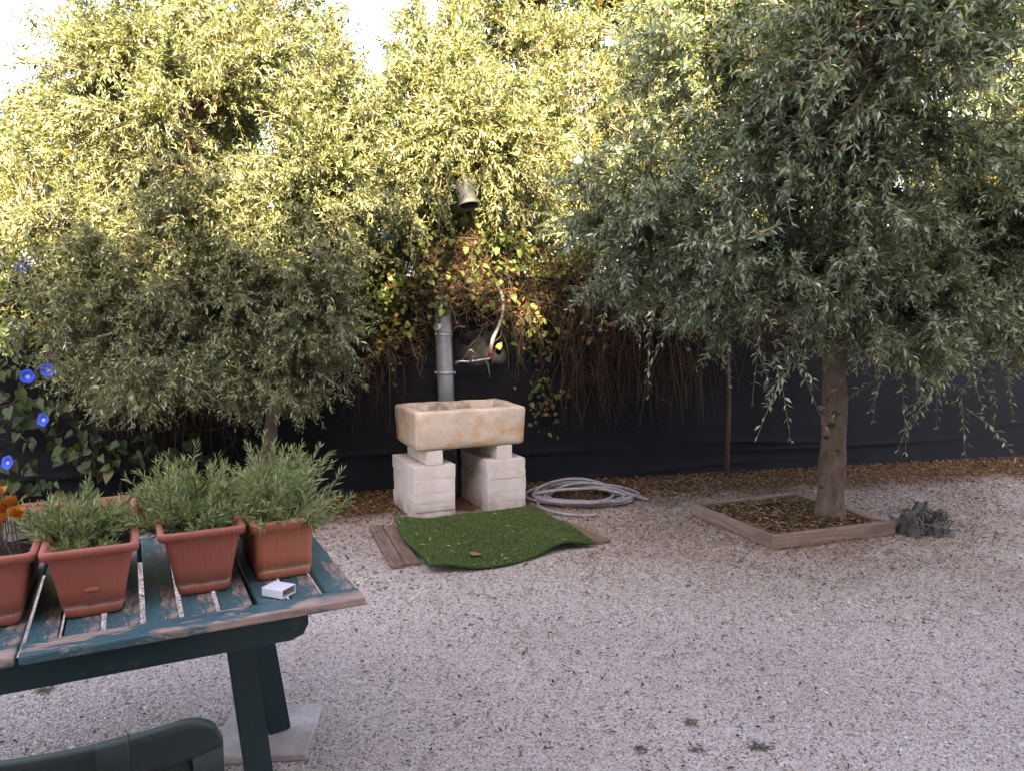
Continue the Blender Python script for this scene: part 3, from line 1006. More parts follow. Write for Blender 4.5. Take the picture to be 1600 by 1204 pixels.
def vine(label, seed, hangs, tangles, leafspec, withered=0.0):
    rng = np.random.default_rng(seed)
    u_mid = hangs[0][1] if hangs else tangles[0][1]
    o = fence_pt(np.array(u_mid), np.array(0.05), np.array(0.0))
    root = thing('climbing_vine', label, 'vine', o, 0)
    H = [hang(rng, *h) for h in hangs]
    if H:
        P = np.concatenate(H) - o
        R = np.repeat(np.linspace(1, 0.5, P.shape[1])[None], len(P), 0) * rng.uniform(0.0012, 0.0038, (len(P), 1))
        link('hanging_stems', tubes('hanging_stems', P, R, 3, pick_cols(len(P), BROWN, rng, 0.35)), MAT['attr'], root)['kind'] = 'stuff'
    T = [tangle(rng, *t) for t in tangles]
    if T:
        P = np.concatenate(T) - o
        R = np.repeat(rng.uniform(0.001, 0.0028, (len(P), 1)), P.shape[1], 1)
        link('tangled_stems', tubes('tangled_stems', P, R, 3, pick_cols(len(P), BROWN, rng, 0.4)), MAT['attr'], root)['kind'] = 'stuff'
    pos, wi = [], []
    for n, u0, u1, z0, z1, off, wth in leafspec:
        nc = max(4, n // 26)
        cu, cz = rng.uniform(u0, u1, nc), rng.uniform(z0, z1, nc)
        k = rng.integers(0, nc, n)
        uu = cu[k] + rng.normal(size=n) * 0.10
        zz = cz[k] + rng.normal(size=n) * 0.09
        pos.append(fence_pt(uu, np.maximum(rng.uniform(*off, n), 0.05), zz) - o)
        wi.append(np.full(n, wth))
    if pos:
        pos = np.concatenate(pos)
        wi = np.concatenate(wi)
        n = len(pos)
        d = norm(rng.normal(size=(n, 3)) * 0.7 + np.array([FN[0] * 0.4, FN[1] * 0.4, -0.75]))
        nr = norm(np.array([FN[0], FN[1], 0.55]) + rng.normal(size=(n, 3)) * 0.45)
        L = rng.uniform(0.026, 0.062, n)
        cols = pick_cols(n, VINE, rng, 0.25)
        dead = rng.random(n) < wi
        cols[dead] = pick_cols(dead.sum(), [(0.20, 0.10, 0.04), (0.13, 0.07, 0.035), (0.28, 0.17, 0.08)], rng, 0.3)
        L[dead] *= 0.7
        V_, tri, quad = leaf_arrays(pos, d, nr, L, L * 0.95, rng.uniform(-0.3, 0.25, n), HEART)
        link('vine_leaf_mass', np_mesh('vine_leaf_mass', V_, [tri, quad], np.repeat(cols, 6, axis=0)), MAT['vine_leaf'], root)['kind'] = 'stuff'
    return root, o


u = px_u
vine('withered brown vine hanging in long bare strands between pole and timber bed olive', 101,
     [(420, u(870), u(1090), (1.5, 1.95), (0.45, 1.25), (0.05, 0.28)), (130, u(780), u(900), (1.5, 2.0), (0.9, 1.5), (0.05, 0.2)),
      (160, u(1080), u(1300), (1.4, 1.9), (0.8, 1.4), (0.05, 0.2)), (80, u(1380), u(1620), (1.3, 1.8), (0.9, 1.4), (0.05, 0.2))],
     [(420, u(760), u(1120), 1.45, 2.1, (0.03, 0.3)), (200, u(1100), u(1620), 1.4, 1.95, (0.03, 0.25)), (70, u(900), u(1060), 0.85, 1.4, (0.05, 0.2))],
     [(700, u(730), u(1100), 1.35, 2.0, (0.06, 0.35), 0.55), (160, u(830), u(866), 0.7, 1.4, (0.06, 0.16), 0.35),
      (1100, u(740), u(1150), 1.85, 2.35, (-0.1, 0.35), 0.15), (900, u(1150), u(1640), 1.6, 2.3, (-0.1, 0.35), 0.12)])
vine('leafy yellow green vine spilling over the fence beside the grey pole', 102,
     [(46, u(560), u(610), (1.3, 1.6), (0.5, 1.0), (0.05, 0.15)), (60, u(640), u(700), (1.6, 1.95), (1.2, 1.6), (0.06, 0.2)), (110, u(655), u(745), (1.9, 2.3), (1.55, 1.9), (0.22, 0.4))],
     [(260, u(620), u(760), 1.5, 2.15, (0.03, 0.25)), (560, u(645), u(750), 1.60, 2.2, (0.22, 0.42), 0.2), (150, u(540), u(660), 1.2, 1.6, (0.03, 0.15))],
     [(900, u(500), u(700), 1.55, 2.2, (-0.05, 0.35), 0.06), (150, u(555), u(620), 1.30, 1.52, (0.08, 0.22), 0.02), (300, u(610), u(715), 1.62, 2.2, (0.25, 0.5), 0.20), (250, u(700), u(800), 1.75, 2.2, (0.2, 0.5), 0.2), (200, u(655), u(715), 2.1, 2.5, (0.25, 0.5), 0.05),
      (60, u(575), u(605), 0.95, 1.3, (0.06, 0.14), 0.15)])
vl_root, vl_o = vine('dense green vine with blue trumpet flowers climbing the fence left of the low olive', 103,
     [(240, u(120), u(360), (1.2, 1.7), (0.15, 0.9), (0.05, 0.3))],
     [(260, u(-60), u(420), 0.6, 1.8, (0.03, 0.25))],
     [(1500, u(-80), u(330), 1.25, 2.3, (0.0, 0.35), 0.08)])
# its big heart leaves one by one
rng = np.random.default_rng(9)
bm = bmesh.new()
outl = [(0, 0.0), (-0.10, 0.20), (-0.06, 0.36), (0.10, 0.47), (0.32, 0.45), (0.60, 0.27), (0.82, 0.10), (1.0, 0.0)]
top_v = [bm.verts.new((x, y, 0.10 * abs(y) - 0.12 * x * x)) for x, y in outl]
bot_v = [bm.verts.new((x, -y, 0.10 * abs(y) - 0.12 * x * x)) for x, y in outl[1:-1]]
mid_v = [bm.verts.new((x, 0, -0.05 - 0.12 * x * x)) for x in (0.1, 0.35, 0.65)]
ring = top_v + bot_v[::-1]
left = [top_v[0], *top_v[1:]]
def strip(side):
    s = [top_v[0]] + side + [top_v[-1]]
    mids = [mid_v[0], mid_v[0], mid_v[0], mid_v[0], mid_v[1], mid_v[2], mid_v[2], mid_v[2]]
    chain = [top_v[0], mid_v[0], mid_v[1], mid_v[2], top_v[-1]]
    bm.faces.new((s[0], s[1], s[2], mid_v[0]))
    bm.faces.new((s[2], s[3], mid_v[0]))
    bm.faces.new((s[3], s[4], mid_v[1], mid_v[0]))
    bm.faces.new((s[4], s[5], mid_v[2], mid_v[1]))
    bm.faces.new((s[5], s[6], s[7], mid_v[2]))
strip(top_v[1:-1]); strip(bot_v)
heart = bm_mesh('leaf', bm)
heart.materials.append(MAT['heart_leaf'])
for i in range(280):
    uu = rng.uniform(u(-60), u(150)) if i < 210 else rng.uniform(u(120), u(330))
    zz = rng.uniform(0.10, 1.45) if i < 210 else rng.uniform(0.1, 0.6)
    p = fence_pt(np.array(uu), np.array(rng.uniform(0.10, 0.34)), np.array(zz)) - vl_o
    o = link('leaf', heart, None, vl_root, p)
    s = rng.uniform(0.06, 0.115)
    o.scale = (s, s * rng.uniform(0.7, 1.1), s * rng.uniform(0.5, 2.5))
    nrm = Vector((FN[0] + rng.normal() * 0.6, FN[1] + rng.normal() * 0.45, 0.5 + rng.normal() * 0.5)).normalized()
    xd = Vector((rng.normal() * 0.9, 0.0, -1.0))
    xd = (xd - nrm * xd.dot(nrm)).normalized()
    yd = nrm.cross(xd)
    o.rotation_euler = Matrix((xd, yd, nrm)).transposed().to_euler()
# trumpet flowers
m = M('blue_petal', 0.5, 0.3)
m.color((0.035, 0.085, 0.60))
tr = m.new('ShaderNodeBsdfTranslucent'); tr.inputs['Color'].default_value = (0.06, 0.10, 0.75, 1)
mx = m.new('ShaderNodeMixShader'); mx.inputs[0].default_value = 0.3
m.l.new(m.p.outputs[0], mx.inputs[1]); m.l.new(tr.outputs[0], mx.inputs[2]); m.l.new(mx.outputs[0], m.out.inputs['Surface'])
MAT['petal'] = m.m
m = M('pale_throat', 0.5, 0.3); m.color((0.30, 0.32, 0.66)); MAT['throat'] = m.m
prof = [(0.004, -0.045), (0.006, -0.02), (0.013, -0.004), (0.030, 0.006), (0.040, 0.005)]
rings = []
for r, z in prof:
    rings.append([(r * (1 + (0.07 if r > 0.02 else 0) * math.cos(5 * a)) * math.cos(a), r * (1 + (0.07 if r > 0.02 else 0) * math.cos(5 * a)) * math.sin(a), z) for a in [2 * math.pi * i / 20 for i in range(20)]])
flower_me = loft_mesh('flower', rings, True, False)
throat_me = loft_mesh('throat', lathe_rings([(0.0125, -0.001), (0.008, -0.006), (0.003, -0.012)], 12), False, True)
for px, py, off in ((35, 415, 0.5), (43, 588, 0.45), (75, 578, 0.42), (12, 722, 0.4), (68, 655, 0.36), (610, 370, 0.4), (677, 95, 0.3)):
    root_, o_ = vl_root, vl_o
    uu = u(px, py)
    r = ray(px, py)
    # distance where the ray meets the plane `off` in front of the fence
    k = (off - fence_dist(0, 0)) / (r[0] * FN[0] + r[1] * FN[1])
    p = np.array([0, 0, CAM_H]) + r * k
    f = link('flower', flower_me, MAT['petal'], root_, p - o_)
    f.rotation_euler = Vector((FN[0] + random.uniform(-.5, .3), FN[1], random.uniform(0.0, 0.5))).to_track_quat('Z', 'Y').to_euler()
    f.scale = (1.25, 1.25, 1.25)
    link('throat', throat_me, MAT['throat'], f)

# ------------------------------------------------------------------ stone sink on its block piers
SK = np.array([-0.700, 5.40, 0.0])
SA = math.radians(24)
sdx, sdy = np.array([math.cos(SA), math.sin(SA)]), np.array([-math.sin(SA), math.cos(SA)])


def sk(x, y, z):
    return (SK[0] + x * sdx[0] + y * sdy[0], SK[1] + x * sdx[1] + y * sdy[1], z)


words = ['bottom', 'second lowest', 'middle', 'second highest', 'top']
for side, x0, w, hs in (('left', 0.0, 0.315, [0.062, 0.06, 0.066, 0.108, 0.098]), ('right', 0.565, 0.315, [0.068, 0.085, 0.10, 0.06, 0.083])):
    z = 0.0
    for i, h in enumerate(hs):
        me = box_mesh('stone_block', w + random.uniform(-0.006, 0.006), 0.56 + random.uniform(-0.01, 0.01), h - 0.0012, 0.004, 2, 3, 0.0014)
        nb = 'beside the wooden plank' if side == 'left' else 'beside the coiled hose'
        tag(link('stone_block', me, MAT['block'], None, sk(x0 + w / 2 + random.uniform(-0.004, 0.004), 0.285 + random.uniform(-0.004, 0.006), z), SA + random.uniform(-0.012, 0.012)),
            f'pale stone slab, {words[i]} of the sink pier {nb}', 'stone block', 'stone slabs stacked as sink piers')
        z += h
PIER = z
for x0, nb in ((0.165, 'on the pier beside the wooden plank'), (0.715, 'on the pier beside the coiled hose')):
    me = box_mesh('stone_bar', 0.125, 0.50, 0.108, 0.008, 2, 3, 0.0016)
    tag(link('stone_bar', me, MAT['block'], None, sk(x0, 0.27, PIER + 0.0005), SA + random.uniform(-0.02, 0.02)),
        f'narrow pale stone bar under the sink, {nb}', 'stone block', 'narrow bars carrying the sink')
# sink: hollow trough
SW, SD, SH = 0.86, 0.56, 0.285
n = 5
rings = []
prof = [(0.022, 0.028, 0.0), (0.006, 0.014, 0.02), (0.0, 0.006, SH * 0.5), (-0.002, 0.0, SH - 0.02), (0.006, 0.006, SH), (0.058, 0.062, SH), (0.066, 0.070, SH - 0.012), (0.078, 0.082, SH * 0.5), (0.095, 0.10, 0.085), (0.12, 0.12, 0.075)]


def rect_ring(w, d, z, k=18):
    pts = []
    r = 0.02
    base = rrect(w, d, r, 3)
    m_ = len(base)
    for i in range(m_):
        a, b = np.array(base[i]), np.array(base[(i + 1) % m_])
        L = np.linalg.norm(b - a)
        c = k if i % 4 == 3 else 1
        for q in range(c):
            p = a + (b - a) * q / c
            pts.append((p[0], p[1], z))
    return pts


for ix, iy, z in prof:
    rings.append(rect_ring(SW - 2 * ix, SD - 2 * iy, z))
# extra rings on the faces for unevenness
rr2 = []
for a, b in zip(rings[:-1], rings[1:]):
    rr2.append(a)
    if abs(a[0][2] - b[0][2]) > 0.09:
        for q in (0.33, 0.66):
            rr2.append([tuple(np.array(p) * (1 - q) + np.array(s) * q) for p, s in zip(a, b)])
rr2.append(rings[-1])
sme = loft_mesh('stone_sink', rr2, True, True, smooth=True)
from mathutils import noise as mnoise
for v in sme.vertices:
    nn = mnoise.noise_vector(v.co * 7) * 0.006 + mnoise.noise_vector(v.co * 22) * 0.003
    if v.co.z < 0.001: nn.z = 0
    v.co += nn
    v.co.z = max(v.co.z, 0)
tag(link('stone_sink', sme, MAT['sink'], None, sk(0.445, 0.272, PIER + 0.110), SA),
    'old cream stone trough sink with rusty stains raised on pale block piers', 'sink')

# ------------------------------------------------------------------ grey pole with lamp
pb = at_y(699, 640, 6.28)
pt = at_y(689, 440, 6.28)
base = np.array([pb[0] + 0.015, 6.28, 0.0])
dirp = norm((pt - pb))
dirp = np.array([dirp[0] * 0.75, 0.0, 1.0])
PH = 4.05
root = thing('lamp_pole', 'tall grey galvanised steel pole rising behind the stone sink into leaves', 'pole', base, 0)
link('pole', tubes('pole', [[dirp * 0.0, dirp * 1.0, dirp * 2.6, dirp * PH]], [[0.068, 0.068, 0.066, 0.062]], 28, caps=True), MAT['galvanised'], root)
for zz in (at_y(695, 523, 6.28)[2], at_y(697, 582, 6.28)[2], 1.85):
    c = dirp * zz
    prof = [(0.067, -0.012), (0.073, -0.010), (0.0745, 0.0), (0.073, 0.010), (0.067, 0.012)]
    link('pole_collar', loft_mesh('pole_collar', lathe_rings(prof, 28), False, False), MAT['galvanised'], root, c)
for s in (-1, 1):
    link('collar_bolt', loft_mesh('collar_bolt', lathe_rings([(0.009, -0.016), (0.011, -0.008), (0.011, 0.008), (0.006, 0.016)], 8)), MAT['tap'], root,
         dirp * at_y(697, 582, 6.28)[2] + np.array([s * 0.078, -0.02, 0]))
lc = LAMP
root2 = thing('flood_lamp', 'grey bucket-shaped lamp with dark opening poking out of the leaves on the pole', 'lamp', lc, 0)
ax = Matrix.Rotation(math.radians(-16), 4, 'X') @ Matrix.Rotation(math.radians(-12), 4, 'Y')
prof = [(0.060, 0.20), (0.066, 0.17), (0.070, 0.03), (0.082, 0.02), (0.084, -0.004), (0.078, -0.006), (0.070, 0.0), (0.060, 0.06)]
me = loft_mesh('lamp_housing', lathe_rings(prof, 28), True, True)
me.transform(ax)
m = M('lamp_grey', 0.5, 0.4); m.color((0.07, 0.072, 0.075)); MAT['lamp'] = m.m
link('lamp_housing', me, MAT['lamp'], root2)
me = loft_mesh('lamp_opening', lathe_rings([(0.069, 0.012), (0.045, 0.016), (0.01, 0.018)], 24), True, True)
me.transform(ax)
link('lamp_opening', me, MAT['dark'], root2)
arm_a = np.array(ax @ Vector((0, 0, 0.19)))
arm_b = base + dirp * (lc[2] + 0.12) - lc
link('lamp_arm', tubes('lamp_arm', [catmull([arm_a, arm_a * .5 + arm_b * .5 + (0, 0, 0.05), arm_b], 10)], [np.full(10, 0.014)], 8, caps=True), MAT['lamp'], root2)

# tap assembly on the cloth beside the pole
ty_ = 6.30
tp = lambda px, py, y=ty_: at_y(px, py, y)
o = tp(740, 565)
root = thing('water_tap', 'slim metal tap pipe with red fitting fixed beside the grey pole above sink', 'tap', o, 0)
path = catmull([tp(712, 570) - o, tp(716, 565) - o, tp(735, 565) - o, tp(755, 562) - o, tp(766, 560) - o, tp(767, 553) - o], 22)
link('pipe', tubes('pipe', [path], [np.full(22, 0.0115)], 10, caps=True), MAT['tap'], root)
link('valve', tubes('valve', [[tp(733, 565) - o, tp(745, 564) - o]], [[0.019, 0.019]], 12, caps=True), MAT['tap'], root)
hp = catmull([tp(722, 563) - o, tp(731, 550) - o, tp(736, 547) - o, tp(741, 553) - o, tp(738, 562) - o], 14)
link('handle', tubes('handle', [hp], [np.full(14, 0.006)], 6, caps=True), MAT['tap'], root)
link('red_fitting', tubes('red_fitting', [[tp(767, 554) - o, tp(767, 548) - o]], [[0.022, 0.022]], 14, caps=True), MAT['red'], root)
link('spout', tubes('spout', [catmull([tp(757, 562) - o, tp(762, 568) - o, tp(764, 580) - o, tp(766, 590) - o], 10)], [np.linspace(0.008, 0.004, 10)], 8, caps=True), MAT['grey_hose'], root)
hh = catmull([tp(767, 549) - o, tp(770, 530) - o, tp(780, 508, 6.35) - o, tp(786, 480, 6.4) - o, tp(778, 452, 6.42) - o, tp(740, 470, 6.42) - o, tp(712, 480, 6.40) - o], 30)
link('supply_hose', tubes('supply_hose', [hh], [np.full(30, 0.016)], 10, caps=True), MAT['grey_hose'], root)

# ------------------------------------------------------------------ artificial turf mat, planks, hose
cor = [at(612, 822)[:2], at(668, 901)[:2], at(934, 858)[:2], at(832, 793)[:2]]   # back-left, front-left, front-right, back-right
NU, NV = 60, 44
uu, vv = np.meshgrid(np.linspace(0, 1, NU), np.linspace(0, 1, NV))


def mat_pt(a, b):
    """a across (0 left..1 right), b depth (0 front..1 back)"""
    a = a[..., None]; b = b[..., None]
    P = (cor[1] * (1 - a) + cor[2] * a) * (1 - b) + (cor[0] * (1 - a) + cor[3] * a) * b
    P = P + (0.05 * np.sin(a * math.pi * 2.0 + 2.6) * (1 - b) ** 2) * sdy + 0.02 * np.sin(b * 7 + 1) * (1 - a) ** 3 * sdx
    a, b = a[..., 0], b[..., 0]
    z = 0.006 + 0.026 * np.exp(-((a - 0.10) / 0.10) ** 2) * 1.0
    z = z + 0.040 * np.exp(-((a - 0.80) / 0.13) ** 2) * np.exp(-(b / 0.28) ** 2) + 0.010 * (np.sin(a * 9 + b * 4) + 1) * 0.5 + 0.03 * np.exp(-((a - 1.0) / 0.10) ** 2) * np.exp(-((b - .35) / 0.3) ** 2)
    z = z + 0.026 * np.exp(-((a - 0.0) / 0.10) ** 2)
    return np.concatenate([P, z[..., None]], -1)


P = mat_pt(uu, vv)
o = np.array([*np.mean(cor, axis=0), 0.0])
th = 0.012
Vt = (P + (0, 0, th) - o).reshape(-1, 3)
Vb = (P - o).reshape(-1, 3)
n_ = NU * NV
idx = np.arange(n_).reshape(NV, NU)
Qt = np.stack([idx[:-1, :-1], idx[:-1, 1:], idx[1:, 1:], idx[1:, :-1]], -1).reshape(-1, 4)
Qb = Qt[:, ::-1] + n_
loop = np.concatenate([idx[0, :], idx[1:, -1], idx[-1, -2::-1], idx[-2:0:-1, 0]])
l2 = np.roll(loop, -1)
Qs = np.stack([l2, loop, loop + n_, l2 + n_], -1)
root = thing('turf_mat', 'green artificial turf mat with lifted wavy edge lying before the sink', 'mat', o, 0)
link('backing', np_mesh('backing', np.concatenate([Vt, Vb]), [Qt, Qb, Qs]), MAT['turf'], root)
rng = np.random.default_rng(5)
nb = 42000
a, b = rng.random(nb), rng.random(nb)
bp = mat_pt(a, b) + (0, 0, th - 0.001) - o
d = norm(np.array([0, 0, 1.0]) + rng.normal(size=(nb, 3)) * 0.45)
L = rng.uniform(0.008, 0.017, nb)
s = norm(np.cross(d, rng.normal(size=(nb, 3)))) * 0.0014
V = np.stack([bp - s, bp + s, bp + d * L[:, None]], 1).reshape(-1, 3)
tri = np.arange(nb * 3).reshape(-1, 3)
cols = pick_cols(nb, [(0.095, 0.135, 0.040), (0.130, 0.175, 0.058), (0.068, 0.100, 0.031), (0.18, 0.21, 0.08)], rng, 0.25)
link('turf_blades', np_mesh('turf_blades', V, [tri], np.repeat(cols, 3, axis=0)), MAT['attr'], root)['kind'] = 'stuff'

# plank(s)
p0, p1 = at(592, 824)[:2], at(630, 889)[:2]
c = (p0 + p1) / 2
ang = math.atan2(p1[1] - p0[1], p1[0] - p0[0])
Lp = np.linalg.norm(p1 - p0)
for off, w, lab in ((-0.028, 0.085, 'weathered plank half under the turf mat, the outer one by the gravel'), (0.064, 0.09, 'weathered plank half under the turf mat, the inner one')):
    nrm2 = np.array([-math.sin(ang), math.cos(ang)])
    q = c + nrm2 * off
    tag(link('wooden_plank', box_mesh('wooden_plank', Lp - abs(off), w, 0.026, 0.003, 1, 4, 0.003), MAT['plank'], None, (q[0], q[1], 0), ang), lab, 'plank')
p0, p1 = at(880, 822)[:2], at(938, 848)[:2]
c = (p0 + p1) / 2 + np.array([0.0, 0.03])
ang = math.atan2(p1[1] - p0[1], p1[0] - p0[0])
tag(link('wooden_plank', box_mesh('wooden_plank', 0.55, 0.10, 0.022, 0.003, 1, 4, 0.003), MAT['plank'], None, (c[0], c[1], 0), ang),
    'weathered plank peeping out from the turf mat toward the timber bed', 'plank')

# coiled hose
hc = np.array([0.56, 6.02, 0.0])
rng = np.random.default_rng(12)
path = []
nl = 9
for i in range(nl * 28):
    t = i / 28 * 2 * math.pi
    k = i / (nl * 28)
    lp = int(i / 28)
    rx = 0.34 + 0.055 * math.sin(lp * 2.3 + 0.4) + 0.02 * math.sin(t * 0.37)
    ry = 0.25 + 0.05 * math.sin(lp * 1.7 + 2)
    cx = 0.05 * math.sin(lp * 1.1 + 0.5 * k * 6)
    cy = 0.05 * math.cos(lp * 1.9)
    back = max(0.0, math.sin(t))
    z = 0.016 + lp * 0.005 + back ** 1.5 * (0.02 + 0.05 * ((lp * 0.37) % 1.0))
    path.append((cx + rx * math.cos(t), cy + ry * math.sin(t), z))
# crossing ends
end = at(1012, 783)
start = at(826, 784)
path += [(path[-1][0] - 0.02, path[-1][1] + 0.02, 0.08), (0.05, 0.0, 0.10), tuple(start - hc + (0.06, 0.02, 0.075))]
P = np.array(path)
P2 = catmull(P, len(P) * 2)
root = thing('garden_hose', 'pale grey garden hose coiled loosely on the ground by the pier', 'hose', hc, 0)
link('hose_coil', tubes('hose_coil', [P2], [np.full(len(P2), 0.012)], 8, caps=True), MAT['hose'], root)
tail = catmull([start - hc + (0.03, 0.02, 0.06), (-0.22, -0.06, 0.095), (-0.02, -0.05, 0.105), (0.22, 0.0, 0.10), (0.40, 0.0, 0.045), end - hc + (0, 0, 0.0135)], 40)
link('hose_tail', tubes('hose_tail', [tail], [np.full(40, 0.0135)], 8, caps=True), MAT['hose'], root)
loopp = catmull([(-0.33, -0.05, 0.016), (-0.36, -0.22, 0.016), (-0.26, -0.40, 0.016), (-0.08, -0.50, 0.016), (0.06, -0.49, 0.016)], 30)
link('hose_end', tubes('hose_end', [loopp], [np.full(30, 0.0135)], 8, caps=True), MAT['hose'], root)

# ------------------------------------------------------------------ timber bed round the right olive
A_, B_, C_, D_ = [np.array(v) for v in ((1.312, 5.60), (1.664, 4.747), (2.60, 5.08), (2.24, 5.95))]
root = thing('timber_border', 'low square border of weathered timber boards around the large olive trunk', 'planter border', ((A_ + C_)[0] / 2, (A_ + C_)[1] / 2, 0), 0)
cc = np.array([(A_ + C_)[0] / 2, (A_ + C_)[1] / 2])
for (a, b), hgt, trim in (((A_, B_), 0.088, 0.0), ((B_, C_), 0.095, 0.0), ((C_, D_), 0.085, 0.046), ((D_, A_), 0.085, 0.046)):
    v = b - a
    L = np.linalg.norm(v)
    ang = math.atan2(v[1], v[0])
    inn = np.array([-v[1], v[0]]) / L
    q = (a + b) / 2 + inn * 0.023 - cc
    me = box_mesh('border_board', L - (0.0 if (a is B_) else 0.096), 0.045, hgt, 0.004, 1, 4, 0.002)
    link('border_board', me, MAT['border_wood'], root, (q[0], q[1], 0), ang)
# earth heaped inside
NE = 30
a, b = np.meshgrid(np.linspace(0.06, 0.94, NE), np.linspace(0.06, 0.94, NE))
P = ((A_ * (1 - a[..., None]) + D_ * a[..., None]) * (1 - b[..., None]) + (B_ * (1 - a[..., None]) + C_ * a[..., None]) * b[..., None])
rz = np.random.default_rng(2).normal(size=a.shape) * 0.004
z = 0.045 + 0.02 * np.sin(a * 5) * np.sin(b * 4) + rz + 0.015 * np.exp(-((P[..., 0] - 2.26) ** 2 + (P[..., 1] - 5.36) ** 2) / 0.04)
V = np.concatenate([P, z[..., None]], -1).reshape(-1, 3)
idx = np.arange(a.size).reshape(a.shape)
Q = np.stack([idx[:-1, :-1], idx[1:, :-1], idx[1:, 1:], idx[:-1, 1:]], -1).reshape(-1, 4)
tag(link('earth', np_mesh('earth', V, [Q], smooth=True), MAT['soil']), kind='structure')

# grey weathered stump beside the bed
s0 = np.array([2.80, 5.12, 0.0])
root = thing('root_stump', 'shaggy weathered grey root stump lying beside the timber bed corner', 'stump', s0, 0)
rng = np.random.default_rng(77)
for (ox, oy, r, h, lean) in ((-0.09, -0.03, 0.055, 0.17, -0.03), (-0.02, 0.03, 0.06, 0.20, 0.02), (0.10, 0.05, 0.045, 0.15, 0.06), (0.05, -0.05, 0.04, 0.11, 0.03), (-0.13, 0.04, 0.035, 0.10, -0.05)):
    rings = []
    for q in range(15):
        t = q / 14
        ring_ = []
        for i_ in range(26):
            al = 2 * math.pi * i_ / 26
            nz = mnoise.noise(Vector((ox * 40 + 2.2 * math.cos(al), 2.2 * math.sin(al), t * 2.0))) * 0.55 + mnoise.noise(Vector((7 * math.cos(al), 7 * math.sin(al), ox * 30 + t * 4))) * 0.35
            rad = r * (1.3 - 0.75 * t) * (1 + nz)
            ring_.append((ox + lean * t + rad * math.cos(al), oy + rad * math.sin(al), max(0.0, h * t * (1 + 0.25 * nz))))
        rings.append(ring_)
    link('stump_lobe', loft_mesh('stump_lobe', rings), MAT['stump'], root)
n = 420
t = np.linspace(0, 1, 7)[None, :, None]
st = rng.normal(size=(n, 1, 3)) * (0.09, 0.05, 0.0) + np.array([0.02, 0.0, 0.02]) + rng.random((n, 1, 1)) * (0, 0, 0.14)
dd = rng.normal(size=(n, 1, 3)) * (0.045, 0.04, 0.03)
P = st + dd * t - np.array([0, 0, 0.07]) * t ** 2 * rng.random((n, 1, 1))
P[..., 2] = np.maximum(P[..., 2], 0.004)
link('root_fibres', tubes('root_fibres', P, np.repeat(np.linspace(0.004, 0.0015, 7)[None], n, 0), 3, pick_cols(n, [(0.12, 0.12, 0.125), (0.22, 0.215, 0.22), (0.06, 0.057, 0.058)], rng, 0.3)), MAT['attr'], root)['kind'] = 'stuff'

# ------------------------------------------------------------------ gravel, litter
OCT = norm(np.array([[1, 0, 0], [-1, 0, 0], [0, 1, 0], [0, -1, 0], [0, 0, 1]], float))
OCT_F = np.array([[0, 2, 4], [2, 1, 4], [1, 3, 4], [3, 0, 4]])      # the half above the ground


def in_view(x, y, margin=0.25):
    return np.abs(x) < (0.70 * y + margin)


def blocked(x, y):
    """footprints that lie on the ground"""
    k = np.zeros(len(x), bool)
    lx = (x - SK[0]) * sdx[0] + (y - SK[1]) * sdx[1]
    ly = (x - SK[0]) * sdy[0] + (y - SK[1]) * sdy[1]
    k |= (lx > -0.01) & (lx < 0.89) & (ly > 0.0) & (ly < 0.57)
    for poly in (cor, [A_, B_, C_, D_]):
        ins = np.ones(len(x), bool)
        for i in range(4):
            p, q = poly[i], poly[(i + 1) % 4]
            ins &= ((q[0] - p[0]) * (y - p[1]) - (q[1] - p[1]) * (x - p[0])) > 0.0
        k |= ins
    k |= (x - tb[0]) ** 2 + (y - tb[1]) ** 2 < 0.13 ** 2
    return k


rng = np.random.default_rng(21)


